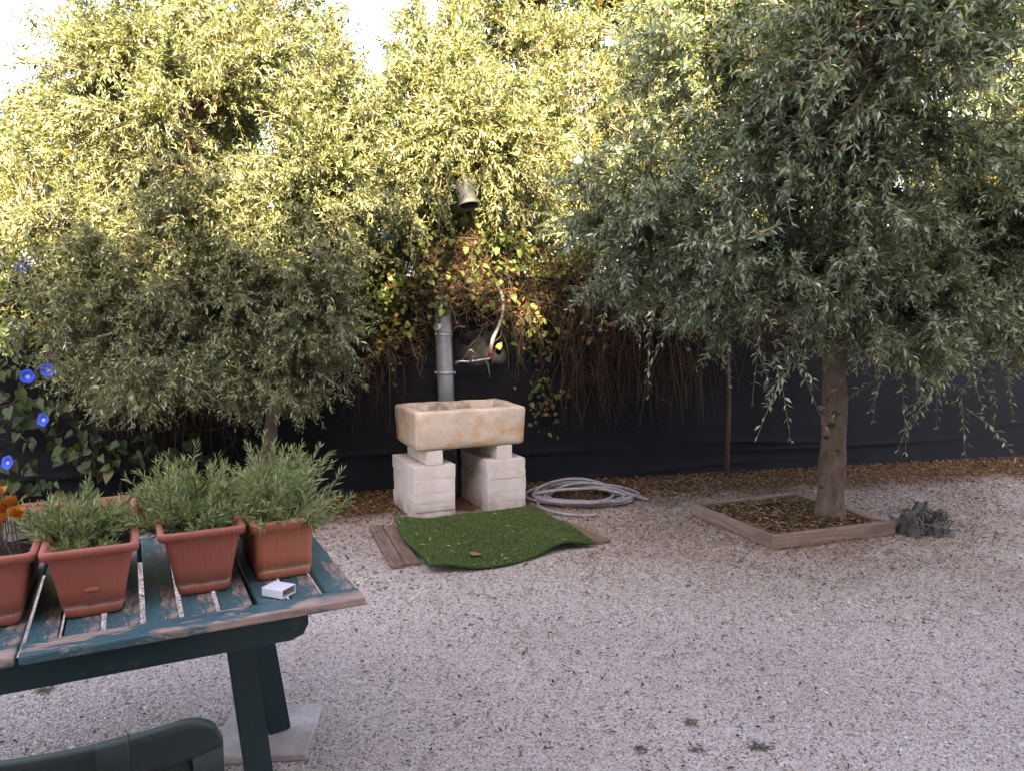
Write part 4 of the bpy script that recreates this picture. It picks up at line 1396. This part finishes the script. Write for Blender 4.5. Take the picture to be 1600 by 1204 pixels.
def stones(n, y0, y1, size):
    y = np.sqrt(rng.uniform(y0 ** 2, y1 ** 2, n * 2))
    x = rng.uniform(-1, 1, n * 2) * (0.70 * y + 0.25)
    d = fence_dist(x, y)
    ok = ~blocked(x, y) & (rng.random(n * 2) < np.clip((d - 0.48 - 0.22 * np.sin(x * 3.1 + np.sin(x * 7.3))) / 0.8, 0.02, 1))
    x, y = x[ok][:n], y[ok][:n]
    n = len(x)
    r = rng.uniform(*size, n) * np.where(rng.random(n) < 0.04, 1.8, 1)
    A = rng.uniform(0.55, 1.25, (n, 5, 1)) * OCT[None]
    A[:, 4, :2] += rng.normal(size=(n, 2)) * 0.35
    A[:, :, 2] *= 0.7
    th_ = rng.uniform(0, 6.28, n)
    c, s = np.cos(th_)[:, None], np.sin(th_)[:, None]
    tilt = rng.normal(size=n)[:, None] * 0.4
    X_ = A[..., 0] * c - A[..., 1] * s
    Y_ = A[..., 0] * s + A[..., 1] * c
    Z_ = A[..., 2] + X_ * tilt * 0.5
    V = np.stack([X_, Y_, Z_], -1) * r[:, None, None]
    V[..., 0] += x[:, None]
    V[..., 1] += y[:, None]
    V[..., 2] += (r * 0.12)[:, None]
    Fc = (np.arange(n)[:, None, None] * 5 + OCT_F[None]).reshape(-1, 3)
    pal = [(0.50, 0.44, 0.405), (0.56, 0.505, 0.47), (0.43, 0.37, 0.335), (0.62, 0.565, 0.53), (0.34, 0.285, 0.25), (0.51, 0.425, 0.365), (0.53, 0.485, 0.46), (0.25, 0.21, 0.19)]
    cols = pick_cols(n, pal, rng, 0.10, [(0.10, 0.085, 0.075), (0.17, 0.135, 0.105)], 0.06)
    cols = cols * (0.89 + 0.09 * np.sin(x * 2.3 + 1.3 * np.sin(y * 1.9)) * np.sin(y * 3.1 + 1.1 * np.sin(x * 1.7)))[:, None]
    # stones stained brown where leaves rot: by the fence and under the big olive
    st_ = np.clip(1.25 - (fence_dist(x, y) - 0.4) / 1.4, 0, 1.1) + 0.9 * np.exp(-(((x - 2.1) / 1.9) ** 2 + ((y - 4.9) / 0.75) ** 2)) + 0.5 * np.exp(-(((x - 0.7) / 1.0) ** 2 + ((y - 4.6) / 0.5) ** 2))
    st_ = np.clip(st_ * (0.75 + 0.5 * np.sin(x * 5.1 + 2 * np.sin(y * 4.3)) * np.sin(y * 6.1 + 1.7 * np.sin(x * 3.7))) * rng.uniform(0.0, 1.5, n), 0, 0.85)[:, None]
    cols = cols * (1 - st_) + np.array([0.23, 0.155, 0.105]) * st_
    return V.reshape(-1, 3), Fc, np.repeat(cols, 5, axis=0)


parts = [stones(100000, 1.9, 3.6, (0.0028, 0.0064)), stones(70000, 3.6, 6.9, (0.0042, 0.0088))]
V, Fs, Cs, off = [], [], [], 0
for v, f, c in parts:
    V.append(v); Fs.append(f + off); Cs.append(c)
    off += len(v)
tag(link('gravel', np_mesh('gravel', np.concatenate(V), [np.concatenate(Fs)], np.concatenate(Cs)), MAT['stone']),
    'pale pinkish grey crushed gravel covering the yard', 'gravel', kind='stuff')


def litter(name, n, sampler, L, wr, zr, pal, label):
    x, y, z0 = sampler(n)
    n = len(x)
    a = rng.uniform(0, 6.28, n)
    d = np.stack([np.cos(a), np.sin(a), rng.normal(size=n) * 0.18], -1)
    nr = norm(np.stack([rng.normal(size=n) * 0.35, rng.normal(size=n) * 0.35, np.ones(n)], -1))
    LL = rng.uniform(*L, n)
    pos = np.stack([x, y, z0 + rng.uniform(*zr, n)], -1) - norm(d) * LL[:, None] * 0.5
    pos[:, 2] = np.maximum(pos[:, 2], 0.003)
    me = leaves(name, pos, d, nr, LL, LL * wr * rng.uniform(0.6, 1.4, n), rng.uniform(-0.25, 0.35, n), pick_cols(n, pal, rng, 0.3))
    return tag(link(name, me, MAT['litter']), label, 'leaf litter', kind='stuff')


def near_fence(n):
    uu = rng.uniform(px_u(-100), px_u(1750), n * 3)
    dd = rng.exponential(0.62, n * 3) + 0.03
    p = fence_pt(uu, dd, np.zeros(n * 3))
    ok = in_view(p[:, 0], p[:, 1], 0.6) & ~blocked(p[:, 0], p[:, 1]) & (dd < 2.6)
    p = p[ok][:n]
    return p[:, 0], p[:, 1], np.zeros(len(p))


def around_tree(n):
    r = np.abs(rng.normal(size=n)) * 1.15
    a = rng.uniform(0, 6.28, n)
    x, y = 1.9 + r * np.cos(a) * 1.5, 5.1 + r * np.sin(a)
    ok = ~blocked(x, y) & (fence_dist(x, y) > 0.05)
    return x[ok], y[ok], np.zeros(ok.sum())


def in_bed(n):
    a, b = rng.uniform(0.06, 0.94, n), rng.uniform(0.06, 0.94, n)
    P = ((A_ * (1 - a[:, None]) + D_ * a[:, None]) * (1 - b[:, None]) + (B_ * (1 - a[:, None]) + C_ * a[:, None]) * b[:, None])
    return P[:, 0], P[:, 1], np.full(n, 0.055)


def scattered(n):
    y = np.sqrt(rng.uniform(1.9 ** 2, 6.4 ** 2, n))
    x = rng.uniform(-1, 1, n) * (0.7 * y + 0.2)
    ok = ~blocked(x, y) & (rng.random(n) < 0.25 + 0.75 * (np.sin(x * 1.7 + 1) * np.cos(y * 2.1) > 0.1))
    return x[ok], y[ok], np.full(ok.sum(), 0.006)


DRY = [(0.17, 0.095, 0.045), (0.10, 0.055, 0.03), (0.26, 0.16, 0.08), (0.32, 0.22, 0.12), (0.06, 0.035, 0.022)]
litter('leaf_litter', 42000, near_fence, (0.012, 0.042), 0.22, (0.004, 0.03), DRY, 'thick brown dead leaves heaped along the foot of the fence')
litter('leaf_litter', 16000, around_tree, (0.008, 0.030), 0.24, (0.010, 0.020), DRY, 'dry olive leaves strewn over gravel round the timber bed')
litter('leaf_litter', 4200, in_bed, (0.025, 0.06), 0.18, (0.0, 0.025), [(0.22, 0.15, 0.075), (0.15, 0.095, 0.05), (0.09, 0.055, 0.032), (0.30, 0.22, 0.13), (0.06, 0.04, 0.028)], 'straw coloured leaves covering the earth inside the timber bed')
litter('leaf_litter', 5000, scattered, (0.015, 0.04), 0.24, (0.008, 0.014), DRY + [(0.05, 0.05, 0.04)], 'few dry leaf scraps scattered across the open gravel')


def on_mat(n):
    a, b = rng.random(n), rng.random(n)
    p = mat_pt(a, b)
    return p[:, 0], p[:, 1], p[:, 2] + 0.024


litter('leaf_litter', 90, on_mat, (0.02, 0.05), 0.18, (0.0, 0.004), [(0.28, 0.30, 0.13), (0.20, 0.23, 0.10), (0.32, 0.25, 0.14)], 'fallen pale olive leaves lying on the green turf mat')
# one large brown leaf on the mat
bl = mat_pt(np.array([0.27]), np.array([0.16]))[0]
bm_leaf = heart.copy(); bm_leaf.materials.clear()
m = M('dead_leaf', 0.8, 0.2); m.color((0.26, 0.13, 0.06)); MAT['dead_leaf'] = m.m
dl = tag(link('dead_leaf', bm_leaf, MAT['dead_leaf'], None, (bl[0], bl[1], bl[2] + 0.033), 0.4), 'single large brown dead leaf lying on the turf mat', 'leaf')
dl.scale = (0.075, 0.075, 0.075)

rng = np.random.default_rng(88)
for px, py, k_ in ((1078, 1128, 0.7), (1003, 1172, 0.6), (1182, 1166, 0.8), (1090, 1172, 0.6), (70, 1078, 0.8)):
    c = at(px, py)
    n = int(70 * k_)
    t = np.linspace(0, 1, 5)[None, :, None]
    st = rng.normal(size=(n, 1, 3)) * (0.022 * k_, 0.018 * k_, 0) + (0, 0, 0.004)
    dd = norm(rng.normal(size=(n, 1, 3)) * (1, 1, 0.25) + (0, 0, 0.25)) * rng.uniform(0.015, 0.05, (n, 1, 1)) * k_
    P = st + dd * t - np.array([0, 0, 0.012]) * t ** 2
    P[..., 2] = np.maximum(P[..., 2], 0.003)
    tag(link('weed_tuft', tubes('weed_tuft', P, np.repeat(np.linspace(0.0016, 0.0006, 5)[None], n, 0), 3, pick_cols(n, [(0.12, 0.11, 0.09), (0.17, 0.14, 0.11), (0.08, 0.07, 0.06), (0.20, 0.16, 0.10)], rng)), MAT['attr'], None, c),
        'small dark dead weed tuft lying flat on the open gravel', 'weed', 'dead weed tufts on the gravel')

# ------------------------------------------------------------------ painted slat table
TZ = 0.72
TA = math.radians(26.5)
A0 = at(573, 932, TZ)
root = thing('garden_table', 'green slatted wooden garden table with flaking paint carrying the planters', 'table', (A0[0], A0[1], 0), TA)
ex, ey = np.array([math.cos(TA), math.sin(TA)]), np.array([-math.sin(TA), math.cos(TA)])


def tl(p):
    """world -> table local x,y"""
    d = np.asarray(p)[:2] - A0[:2]
    return np.array([d @ ex, d @ ey])


TW = 1.00
BT = 0.024
seam = tl(at(24, 1032, TZ))[0]
# front border boards
FB = 0.088
me = box_mesh('front_board', abs(seam) - 0.004, FB, BT, 0.006, 2, 3, 0.0008)
link('front_board', me, MAT['paint_x'], root, (seam / 2, FB / 2, TZ - BT))
me = box_mesh('front_board', 0.6, FB, BT, 0.006, 2, 3, 0.0008)
link('front_board', me, MAT['paint_x'], root, (seam - 0.306, FB / 2, TZ - BT))
link('back_board', box_mesh('back_board', abs(seam) + 0.6, FB, BT, 0.006, 2, 3, 0.0008), MAT['paint_x'], root, (-(abs(seam) + 0.6) / 2, TW - FB / 2, TZ - BT))
# end board
gx_end = tl(at(513, 921, TZ))[0]
ew = abs(gx_end) - 0.012
SLb = TW - 2 * FB - 0.008
link('end_board', box_mesh('end_board', 0.088, SLb, BT, 0.005, 2, 3, 0.0008), MAT['paint_y'], root, (-0.052, TW / 2, TZ - BT))
pitch, gap = 0.0945, 0.014
x = -0.052 - 0.044 - gap
k = 0
while x > seam - 0.55:
    w = pitch - gap
    x1 = x - w
    if x > seam > x1:                                  # the joint between the two table leaves
        if x - seam > 0.05:
            link('slat', box_mesh('slat', x - seam - 0.008, SLb, BT - 0.002, 0.004, 2, 3, 0.0008), MAT['paint_y'], root, ((x + seam + 0.008) / 2, TW / 2, TZ - BT + 0.0005))
        x = seam - 0.004
        x1 = x - w
    me = box_mesh('slat', w, SLb, BT - 0.002, 0.004, 2, 3, 0.0008)
    link('slat', me, MAT['paint_y'], root, ((x + x1) / 2, TW / 2, TZ - BT + 0.0005))
    x = x1 - gap
# apron
ap_r = tl(at(486, 962, TZ - BT))[0]
rings = []
AH = 0.075
bm = bmesh.new()
xa, xb = ap_r, seam - 0.55
prof = [(xb, TZ - BT - AH), (xa - 0.05, TZ - BT - AH), (xa - 0.015, TZ - BT - AH + 0.012), (xa, TZ - BT - AH + 0.04), (xa, TZ - BT), (xb, TZ - BT)]
fa = [bm.verts.new((x_, 0.03, z_)) for x_, z_ in prof]
fb = [bm.verts.new((x_, 0.056, z_)) for x_, z_ in prof]
bm.faces.new(fa); bm.faces.new(fb[::-1])
for i in range(6):
    j = (i + 1) % 6
    bm.faces.new((fa[j], fa[i], fb[i], fb[j]))
apron = bm_mesh('apron', bm)
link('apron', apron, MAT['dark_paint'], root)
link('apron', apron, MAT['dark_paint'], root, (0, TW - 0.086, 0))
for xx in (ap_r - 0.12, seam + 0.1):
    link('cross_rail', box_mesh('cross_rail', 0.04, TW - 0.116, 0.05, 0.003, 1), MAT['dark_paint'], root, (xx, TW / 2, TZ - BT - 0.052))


def leg_through(pa, pb, s):
    """leg axis in the vertical plane local y = s, seen through two photo pixels"""
    out = []
    for p in (pa, pb):
        r = ray(*p)
        k = (s - ((np.array([0, 0]) - A0[:2]) @ ey)) / (r[:2] @ ey)
        q = np.array([0, 0, CAM_H]) + r * k
        l = tl(q)
        out.append(np.array([l[0], s, q[2]]))
    a, b = out
    d = (b - a) / (b[2] - a[2])
    return a + d * (TZ - BT - 0.004 - a[2]), a + d * (0.0 - a[2])


foot_back = tl(at(438, 1152))
SLAB_T = 0.03
for pa, pb, s in (((376, 1010), (404, 1204), 0.20), ((412, 1010), (438, 1150), 0.64)):
    top, bot = leg_through(pa, pb, s)
    d_ = (top - bot)
    bot2 = bot + d_ / d_[2] * (SLAB_T + 0.001 if s > 0.4 else 0.0)
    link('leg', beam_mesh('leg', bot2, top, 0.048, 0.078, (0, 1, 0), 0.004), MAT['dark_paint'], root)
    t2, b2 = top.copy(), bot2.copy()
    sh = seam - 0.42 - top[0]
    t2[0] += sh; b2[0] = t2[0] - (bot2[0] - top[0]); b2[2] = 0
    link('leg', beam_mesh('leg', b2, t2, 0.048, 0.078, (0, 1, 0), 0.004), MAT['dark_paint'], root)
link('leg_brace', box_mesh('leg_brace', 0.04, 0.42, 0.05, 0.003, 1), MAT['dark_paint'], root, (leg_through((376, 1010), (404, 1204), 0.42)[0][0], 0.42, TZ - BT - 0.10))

# concrete slab under the table leg
sc_ = [at(365, 1122)[:2], at(478, 1114)[:2], at(480, 1180)[:2], at(352, 1192)[:2]]
cs = np.mean(sc_, axis=0)
tag(link('concrete_slab', box_mesh('concrete_slab', 0.33, 0.33, SLAB_T, 0.005, 1, 4, 0.002), MAT['concrete'], None, (cs[0], cs[1], 0), math.radians(5)),
    'flat grey concrete slab under the splayed leg of the green table', 'slab')


# ------------------------------------------------------------------ planters
def planter(label, c, w_top, w_bot, l_top, l_bot, h, pot_mat, yaw, stems, seed, spread=0.75, height=(0.10, 0.22), rim_h=0.022, empty_front=0.0, back_off=0.0, bias=(0, 0), pal=None, name='potted_lavender', knob=False):
    """trough planter: local +y is the long way, origin at base centre"""
    rng = np.random.default_rng(seed)
    root = thing(name, label, 'potted plant', c, yaw)
    def ring(w, l, z, r=0.02): return [(x_, y_, z) for x_, y_ in rrect(w, l, r, 5)]
    lerp = lambda a, b, t: a + (b - a) * t
    gz = 0.032
    rings = [ring(w_bot - 0.01, l_bot - 0.01, 0.0), ring(w_bot, l_bot, 0.004), ring(lerp(w_bot, w_top, gz / h) - 0.002, lerp(l_bot, l_top, gz / h) - 0.002, gz - 0.003),
             ring(lerp(w_bot, w_top, gz / h) - 0.008, lerp(l_bot, l_top, gz / h) - 0.008, gz - 0.001), ring(lerp(w_bot, w_top, gz / h) + 0.002, lerp(l_bot, l_top, gz / h) + 0.002, gz + 0.002)]
    for t in (0.4, 0.6, 0.8): rings.append(ring(lerp(w_bot, w_top - 0.016, t), lerp(l_bot, l_top - 0.016, t), h * t))
    rings += [ring(w_top - 0.016, l_top - 0.016, h - 0.001), ring(w_top - 0.026, l_top - 0.026, h - 0.002), ring(lerp(w_bot, w_top, 0.4) - 0.012, lerp(l_bot, l_top, 0.4) - 0.012, h * 0.4)]
    link('pot', loft_mesh('pot', rings, True, True, smooth=True), pot_mat, root)
    rr = [ring(w_top - 0.013, l_top - 0.013, h - rim_h, 0.02), ring(w_top + 0.004, l_top + 0.004, h - rim_h + 0.001, 0.024), ring(w_top + 0.008, l_top + 0.008, h - 0.006, 0.026), ring(w_top + 0.004, l_top + 0.004, h, 0.024), ring(w_top - 0.022, l_top - 0.022, h + 0.001, 0.018), ring(w_top - 0.028, l_top - 0.028, h - 0.005, 0.016), ring(w_top - 0.028, l_top - 0.028, h - 0.02, 0.016)]
    link('rim', loft_mesh('rim', rr, False, False, smooth=True), pot_mat, root)
    if knob:
        me = loft_mesh('drain_plug', lathe_rings([(0.011, 0), (0.013, 0.004), (0.009, 0.008), (0.003, 0.009)], 14))
        kk = link('drain_plug', me, pot_mat, root, (0.0, -lerp(l_bot, l_top - 0.016, 0.42) / 2 - 0.0005, h * 0.40))
        kk.rotation_euler = (math.radians(90) - 0.10, 0, 0); kk.scale = (1.5, 0.6, 1)
    sz = h * 0.80
    ws, ls = lerp(w_bot, w_top, 0.8) - 0.026, lerp(l_bot, l_top, 0.8) - 0.026
    n_ = 22
    X_, Y_ = np.meshgrid(np.linspace(-ws / 2, ws / 2, 12), np.linspace(-ls / 2, ls / 2, n_))
    Z_ = sz + rng.normal(size=X_.shape) * 0.004 + 0.006 * np.sin(Y_ * 20)
    idx = np.arange(X_.size).reshape(X_.shape)
    Q = np.stack([idx[:-1, :-1], idx[:-1, 1:], idx[1:, 1:], idx[1:, :-1]], -1).reshape(-1, 4)
    link('potting_soil', np_mesh('potting_soil', np.stack([X_, Y_, Z_], -1).reshape(-1, 3), [Q], smooth=True), MAT['soil'], root)
    if stems:
        n = stems
        cl = rng.uniform([-ws / 2.3, -ls / 2.2 + empty_front], [ws / 2.3, ls / 2.2 - back_off], (max(5, n // 14), 2))
        ci = rng.integers(0, len(cl), n)
        p0 = np.concatenate([cl[ci] + rng.normal(size=(n, 2)) * 0.018, np.full((n, 1), sz - 0.005)], 1)
        p0[:, 0] = np.clip(p0[:, 0], -ws / 2.1, ws / 2.1); p0[:, 1] = np.clip(p0[:, 1], -ls / 2.1, ls / 2.1)
        d = norm(np.concatenate([rng.normal(size=(n, 2)) * spread + np.asarray(bias) + p0[:, :2] * 1.5, np.ones((n, 1))], 1))
        L = rng.uniform(*height, n)
        m_ = 9
        t = np.linspace(0, 1, m_)[None, :, None]
        up = rng.uniform(-0.15, 0.45, n)[:, None, None]
        P = p0[:, None] + d[:, None] * L[:, None, None] * t + np.array([0, 0, 1.0]) * up * L[:, None, None] * t ** 2 * 0.6
        P += np.cumsum(rng.normal(size=P.shape) * 0.0018, axis=1)
        link('stem_mass', tubes('stem_mass', P, np.repeat(np.linspace(0.0017, 0.0009, m_)[None], n, 0), 4, pick_cols(n, [(0.10, 0.12, 0.06), (0.14, 0.12, 0.07)], rng)), MAT['attr'], root)['kind'] = 'stuff'
        K = 52
        N = n * K
        ti = np.repeat(np.arange(n), K)
        s = np.clip(np.tile((np.arange(K) + 0.5) / K, n) * 0.88 + 0.12 + rng.normal(size=N) * 0.01, 0, 1)
        f = s * (m_ - 1)
        i0 = np.minimum(f.astype(int), m_ - 2)
        u_ = (f - i0)[:, None]
        pos = P[ti, i0] * (1 - u_) + P[ti, i0 + 1] * u_
        tg = norm(P[ti, i0 + 1] - P[ti, i0])
        rd = norm(np.cross(tg, norm(rng.normal(size=(N, 3)))))
        an = rng.uniform(0.5, 1.1, N)[:, None] * (1 - 0.4 * s[:, None] ** 3)
        dd = norm(tg * np.cos(an) + rd * np.sin(an))
        LL = rng.uniform(0.022, 0.048, N) * (1 - 0.30 * s ** 3)
        cols = pick_cols(N, pal if pal else [(0.21, 0.265, 0.105), (0.28, 0.325, 0.15), (0.14, 0.19, 0.07), (0.36, 0.39, 0.23)], rng, 0.2, [(0.30, 0.28, 0.12), (0.25, 0.20, 0.10)], 0.03)
        dry = (s < 0.3) & (rng.random(N) < 0.25)
        cols[dry] = (0.20, 0.16, 0.08)
        link('leaf_mass', leaves('leaf_mass', pos, dd, norm(rng.normal(size=(N, 3))), LL, LL * 0.13, rng.uniform(-0.25, 0.25, N), cols), MAT['needle_leaf'], root)['kind'] = 'stuff'
    return root


def pot_at(pl, pr, length, z=TZ):
    """pot centre from the two front bottom corners in the photo"""
    a, b = at(*pl, z), at(*pr, z)
    mid = (a + b) / 2
    c = mid[:2] + ey * length / 2
    return (c[0], c[1], z + 0.001)


planter('trough of grey green lavender in red terracotta plastic with oval plug on its end', pot_at((103, 968), (190, 955), 0.52), 0.228, 0.135, 0.60, 0.52, 0.195, MAT['pot_red'], TA, 120, 301,
        1.5, (0.06, 0.16), back_off=0.2, knob=True)
planter('bushy lavender in red terracotta plastic trough, its shoots spilling over both sides', pot_at((278, 935), (360, 918), 0.52), 0.228, 0.135, 0.60, 0.52, 0.195, MAT['pot_red'], TA, 170, 302,
        1.7, (0.08, 0.21), bias=(-0.15, -0.3))
planter('upright lavender in pale orange terracotta planter beside the white box', pot_at((407, 908), (484, 897), 0.50), 0.195, 0.158, 0.56, 0.50, 0.185, MAT['pot_orange'], TA, 125, 303,
        1.4, (0.09, 0.25), bias=(0.45, -0.25), rim_h=0.03)
# the planter at the edge: soil, orange flowers and two pale tags
c4 = pot_at((-60, 990), (24, 976), 0.52)
r4 = planter('terracotta trough of bare soil with orange flowers and pale plastic tags', c4, 0.228, 0.135, 0.60, 0.52, 0.195, MAT['pot_red'], TA, 0, 304, name='potted_marigold')
rng = np.random.default_rng(6)
m = M('marigold_petal', 0.6, 0.3); oi = m.new('ShaderNodeObjectInfo'); m.color(m.ramp(oi.outputs['Random'], [(0, (0.42, 0.10, 0.015)), (0.5, (0.55, 0.25, 0.02)), (1, (0.25, 0.045, 0.012))])); MAT['marigold'] = m.m
pos, dd, nr = [], [], []
for q in range(4):
    for i in range(18 - q * 3):
        al = 2 * math.pi * i / (18 - q * 3) + q * 0.3
        dd.append((math.cos(al), math.sin(al), 0.15 + q * 0.45)); pos.append((0.002 * math.cos(al), 0.002 * math.sin(al), 0.002 * q)); nr.append((0, 0, 1))
npt = len(pos)
fm = leaves('flower_head', np.array(pos), np.array(dd), np.array(nr, float), np.full(npt, 0.024) * rng.uniform(0.8, 1.1, npt), np.full(npt, 0.014), np.full(npt, 0.2), np.full((npt, 3), 0.5))
heads = []
for px, py, z in ((10, 800, 0.98), (14, 790, 1.0), (2, 815, 0.97), (-12, 795, 0.99), (4, 772, 1.02), (22, 806, 0.975)):
    w_ = at(px, py, z)
    d = w_[:2] - np.array(c4[:2])
    l = np.array([d @ ex, d @ ey, z - c4[2]])
    h_ = link('flower_head', fm, MAT['marigold'], r4, l)
    h_.rotation_euler = (0.7 + rng.normal() * 0.3, rng.normal() * 0.3, rng.uniform(0, 6)); h_.scale = (1.1, 1.1, 1.1)
    heads.append([(l[0] + rng.normal() * 0.01, l[1] + 0.02, 0.15), (l[0], l[1] + 0.015, (0.15 + l[2]) / 2), tuple(l)])
link('stems', tubes('stems', heads, np.full((len(heads), 3), 0.002), 5), MAT['twig'], r4)['kind'] = 'stuff'
m = M('tag_plastic', 0.4, 0.4); m.color(m.ramp(m.noise(25), [(0.4, (0.50, 0.52, 0.52)), (0.6, (0.58, 0.52, 0.33))])); MAT['tagp'] = m.m
for (px, py, z, sw, sh, rot) in ((22, 778, 1.0, 0.075, 0.085, 0.2), (34, 806, 0.93, 0.03, 0.085, -0.5)):
    w_ = at(px, py, z)
    d = w_[:2] - np.array(c4[:2])
    t_ = link('plant_tag', loft_mesh('plant_tag', [[(x_, -0.0012, z_ + sh / 2) for x_, z_ in rrect(sw, sh, 0.012, 3)], [(x_, 0.0012, z_ + sh / 2) for x_, z_ in rrect(sw, sh, 0.012, 3)]], smooth=False), MAT['tagp'], r4, (d @ ex, d @ ey, 0.15))
    t_.rotation_euler = (-0.25, rot, 0.1)

# small white box on the table
wp_ = at(436, 928, TZ)
root = thing('small_box', 'small white open-ended box lying on the green table by the orange planter', 'box', (wp_[0], wp_[1], TZ + 0.001), TA - 0.85)
bm = bmesh.new()
L_, W_, H_ = 0.072, 0.06, 0.026
outer = rrect(W_, H_, 0.002, 2); inner = rrect(W_ - 0.004, H_ - 0.004, 0.0015, 2)
rings = [[(-L_ / 2, y_, z_ + H_ / 2) for y_, z_ in outer], [(L_ / 2, y_, z_ + H_ / 2) for y_, z_ in outer], [(L_ / 2, y_, z_ + H_ / 2) for y_, z_ in inner], [(-L_ / 2 + 0.01, y_, z_ + H_ / 2) for y_, z_ in inner]]
bm.free()
link('box_sleeve', loft_mesh('box_sleeve', rings, True, True, smooth=False), MAT['white'], root)
me = box_mesh('box_insert', 0.05, W_ - 0.008, H_ - 0.008, 0.002, 1)
link('box_insert', me, MAT['plank'], root, (0.0045, 0, 0.004))

# ------------------------------------------------------------------ plastic chair drawn up to the table
ca, cb = at(40, 1155, 0.85), at(345, 1128, 0.85)
CA = math.radians(21)
cx = np.array([math.cos(CA), math.sin(CA)]); cy = np.array([-math.sin(CA), math.cos(CA)])
right = at(347, 1135, 0.85)[:2]
CW = 0.50
cc_ = right - cx * CW / 2
root = thing('garden_chair', 'dark green plastic garden chair drawn up to the slatted table', 'chair', (cc_[0], cc_[1], 0), CA)


def back_panel(name, x0, x1, z0, z1, th, y0=0.0, r=0.02, corner=(False, False)):
    """curved piece of the back: leans towards the sitter's rear, bowed in plan"""
    N = 44
    pts = []
    xs = np.linspace(x0, x1, N)
    def lim(x):
        e = 0.0
        for flag, xe in ((corner[0], x0), (corner[1], x1)):
            if flag:
                dd_ = abs(x - xe)
                if dd_ < 0.07: e = max(e, 0.07 - math.sqrt(max(0, 0.07 ** 2 - (0.07 - dd_) ** 2)))
        return z1 - e
    zf = lambda x, t: z0 + (lim(x) - z0) * t
    yy = lambda x, z: y0 + 0.10 * (x / 0.25) ** 2 * 0.6 - (z - 0.45) * 0.18 + 0.07
    V, Qd = [], []
    rows = 6
    for s in (0, 1):
        for j in range(rows):
            t = j / (rows - 1)
            for x_ in xs:
                z_ = zf(x_, t)
                V.append((x_, yy(x_, z_) + (th if s else 0) * (1 - 0.35 * (abs(2 * t - 1) ** 6)), z_))
    idx = np.arange(2 * rows * N).reshape(2, rows, N)
    f0 = np.stack([idx[0, :-1, :-1], idx[0, :-1, 1:], idx[0, 1:, 1:], idx[0, 1:, :-1]], -1).reshape(-1, 4)
    f1 = np.stack([idx[1, :-1, :-1], idx[1, 1:, :-1], idx[1, 1:, 1:], idx[1, :-1, 1:]], -1).reshape(-1, 4)
    def rim(a, b): return np.stack([a[:-1], b[:-1], b[1:], a[1:]], -1)
    f2 = np.concatenate([rim(idx[0, 0], idx[1, 0]), rim(idx[1, -1], idx[0, -1]), rim(idx[1, :, 0], idx[0, :, 0]), rim(idx[0, :, -1], idx[1, :, -1])])
    return np_mesh(name, np.array(V), [f0, f1, f2], smooth=False)


link('top_rail', back_panel('top_rail', -CW / 2, CW / 2, 0.775, 0.85, 0.030, 0, corner=(True, True)), MAT['chair'], root)
link('back_post', back_panel('back_post', CW / 2 - 0.05, CW / 2, 0.43, 0.776, 0.022), MAT['chair'], root)
link('back_post', back_panel('back_post', -CW / 2, -CW / 2 + 0.05, 0.43, 0.776, 0.022), MAT['chair'], root)
for a, b in ((0.062, 0.108), (-0.11, -0.06)):
    link('back_slat', back_panel('back_slat', a, b, 0.45, 0.777, 0.016, 0.0), MAT['chair'], root)
link('back_panel', back_panel('back_panel', -0.07, CW / 2 - 0.045, 0.45, 0.777, 0.007, 0.012), MAT['chair'], root)
link('back_strap', back_panel('back_strap', 0.062, 0.108, 0.60, 0.852, 0.040, -0.007), MAT['chair'], root)
link('seat', loft_mesh('seat', [[(x_, y_ + 0.30, z_) for x_, y_ in rrect(w_, l_, 0.06, 5)] for w_, l_, z_ in ((0.42, 0.42, 0.405), (0.45, 0.45, 0.41), (0.46, 0.46, 0.43), (0.42, 0.42, 0.432), (0.3, 0.3, 0.424))]), MAT['chair'], root)
for sx_ in (-1, 1):
    link('leg', beam_mesh('leg', (sx_ * 0.24, 0.50, 0.0), (sx_ * 0.205, 0.47, 0.415), 0.045, 0.03, (0, 1, 0), 0.006), MAT['chair'], root)
    link('leg', beam_mesh('leg', (sx_ * 0.24, 0.02, 0.0), (sx_ * 0.205, 0.11, 0.44), 0.045, 0.03, (0, 1, 0), 0.006), MAT['chair'], root)
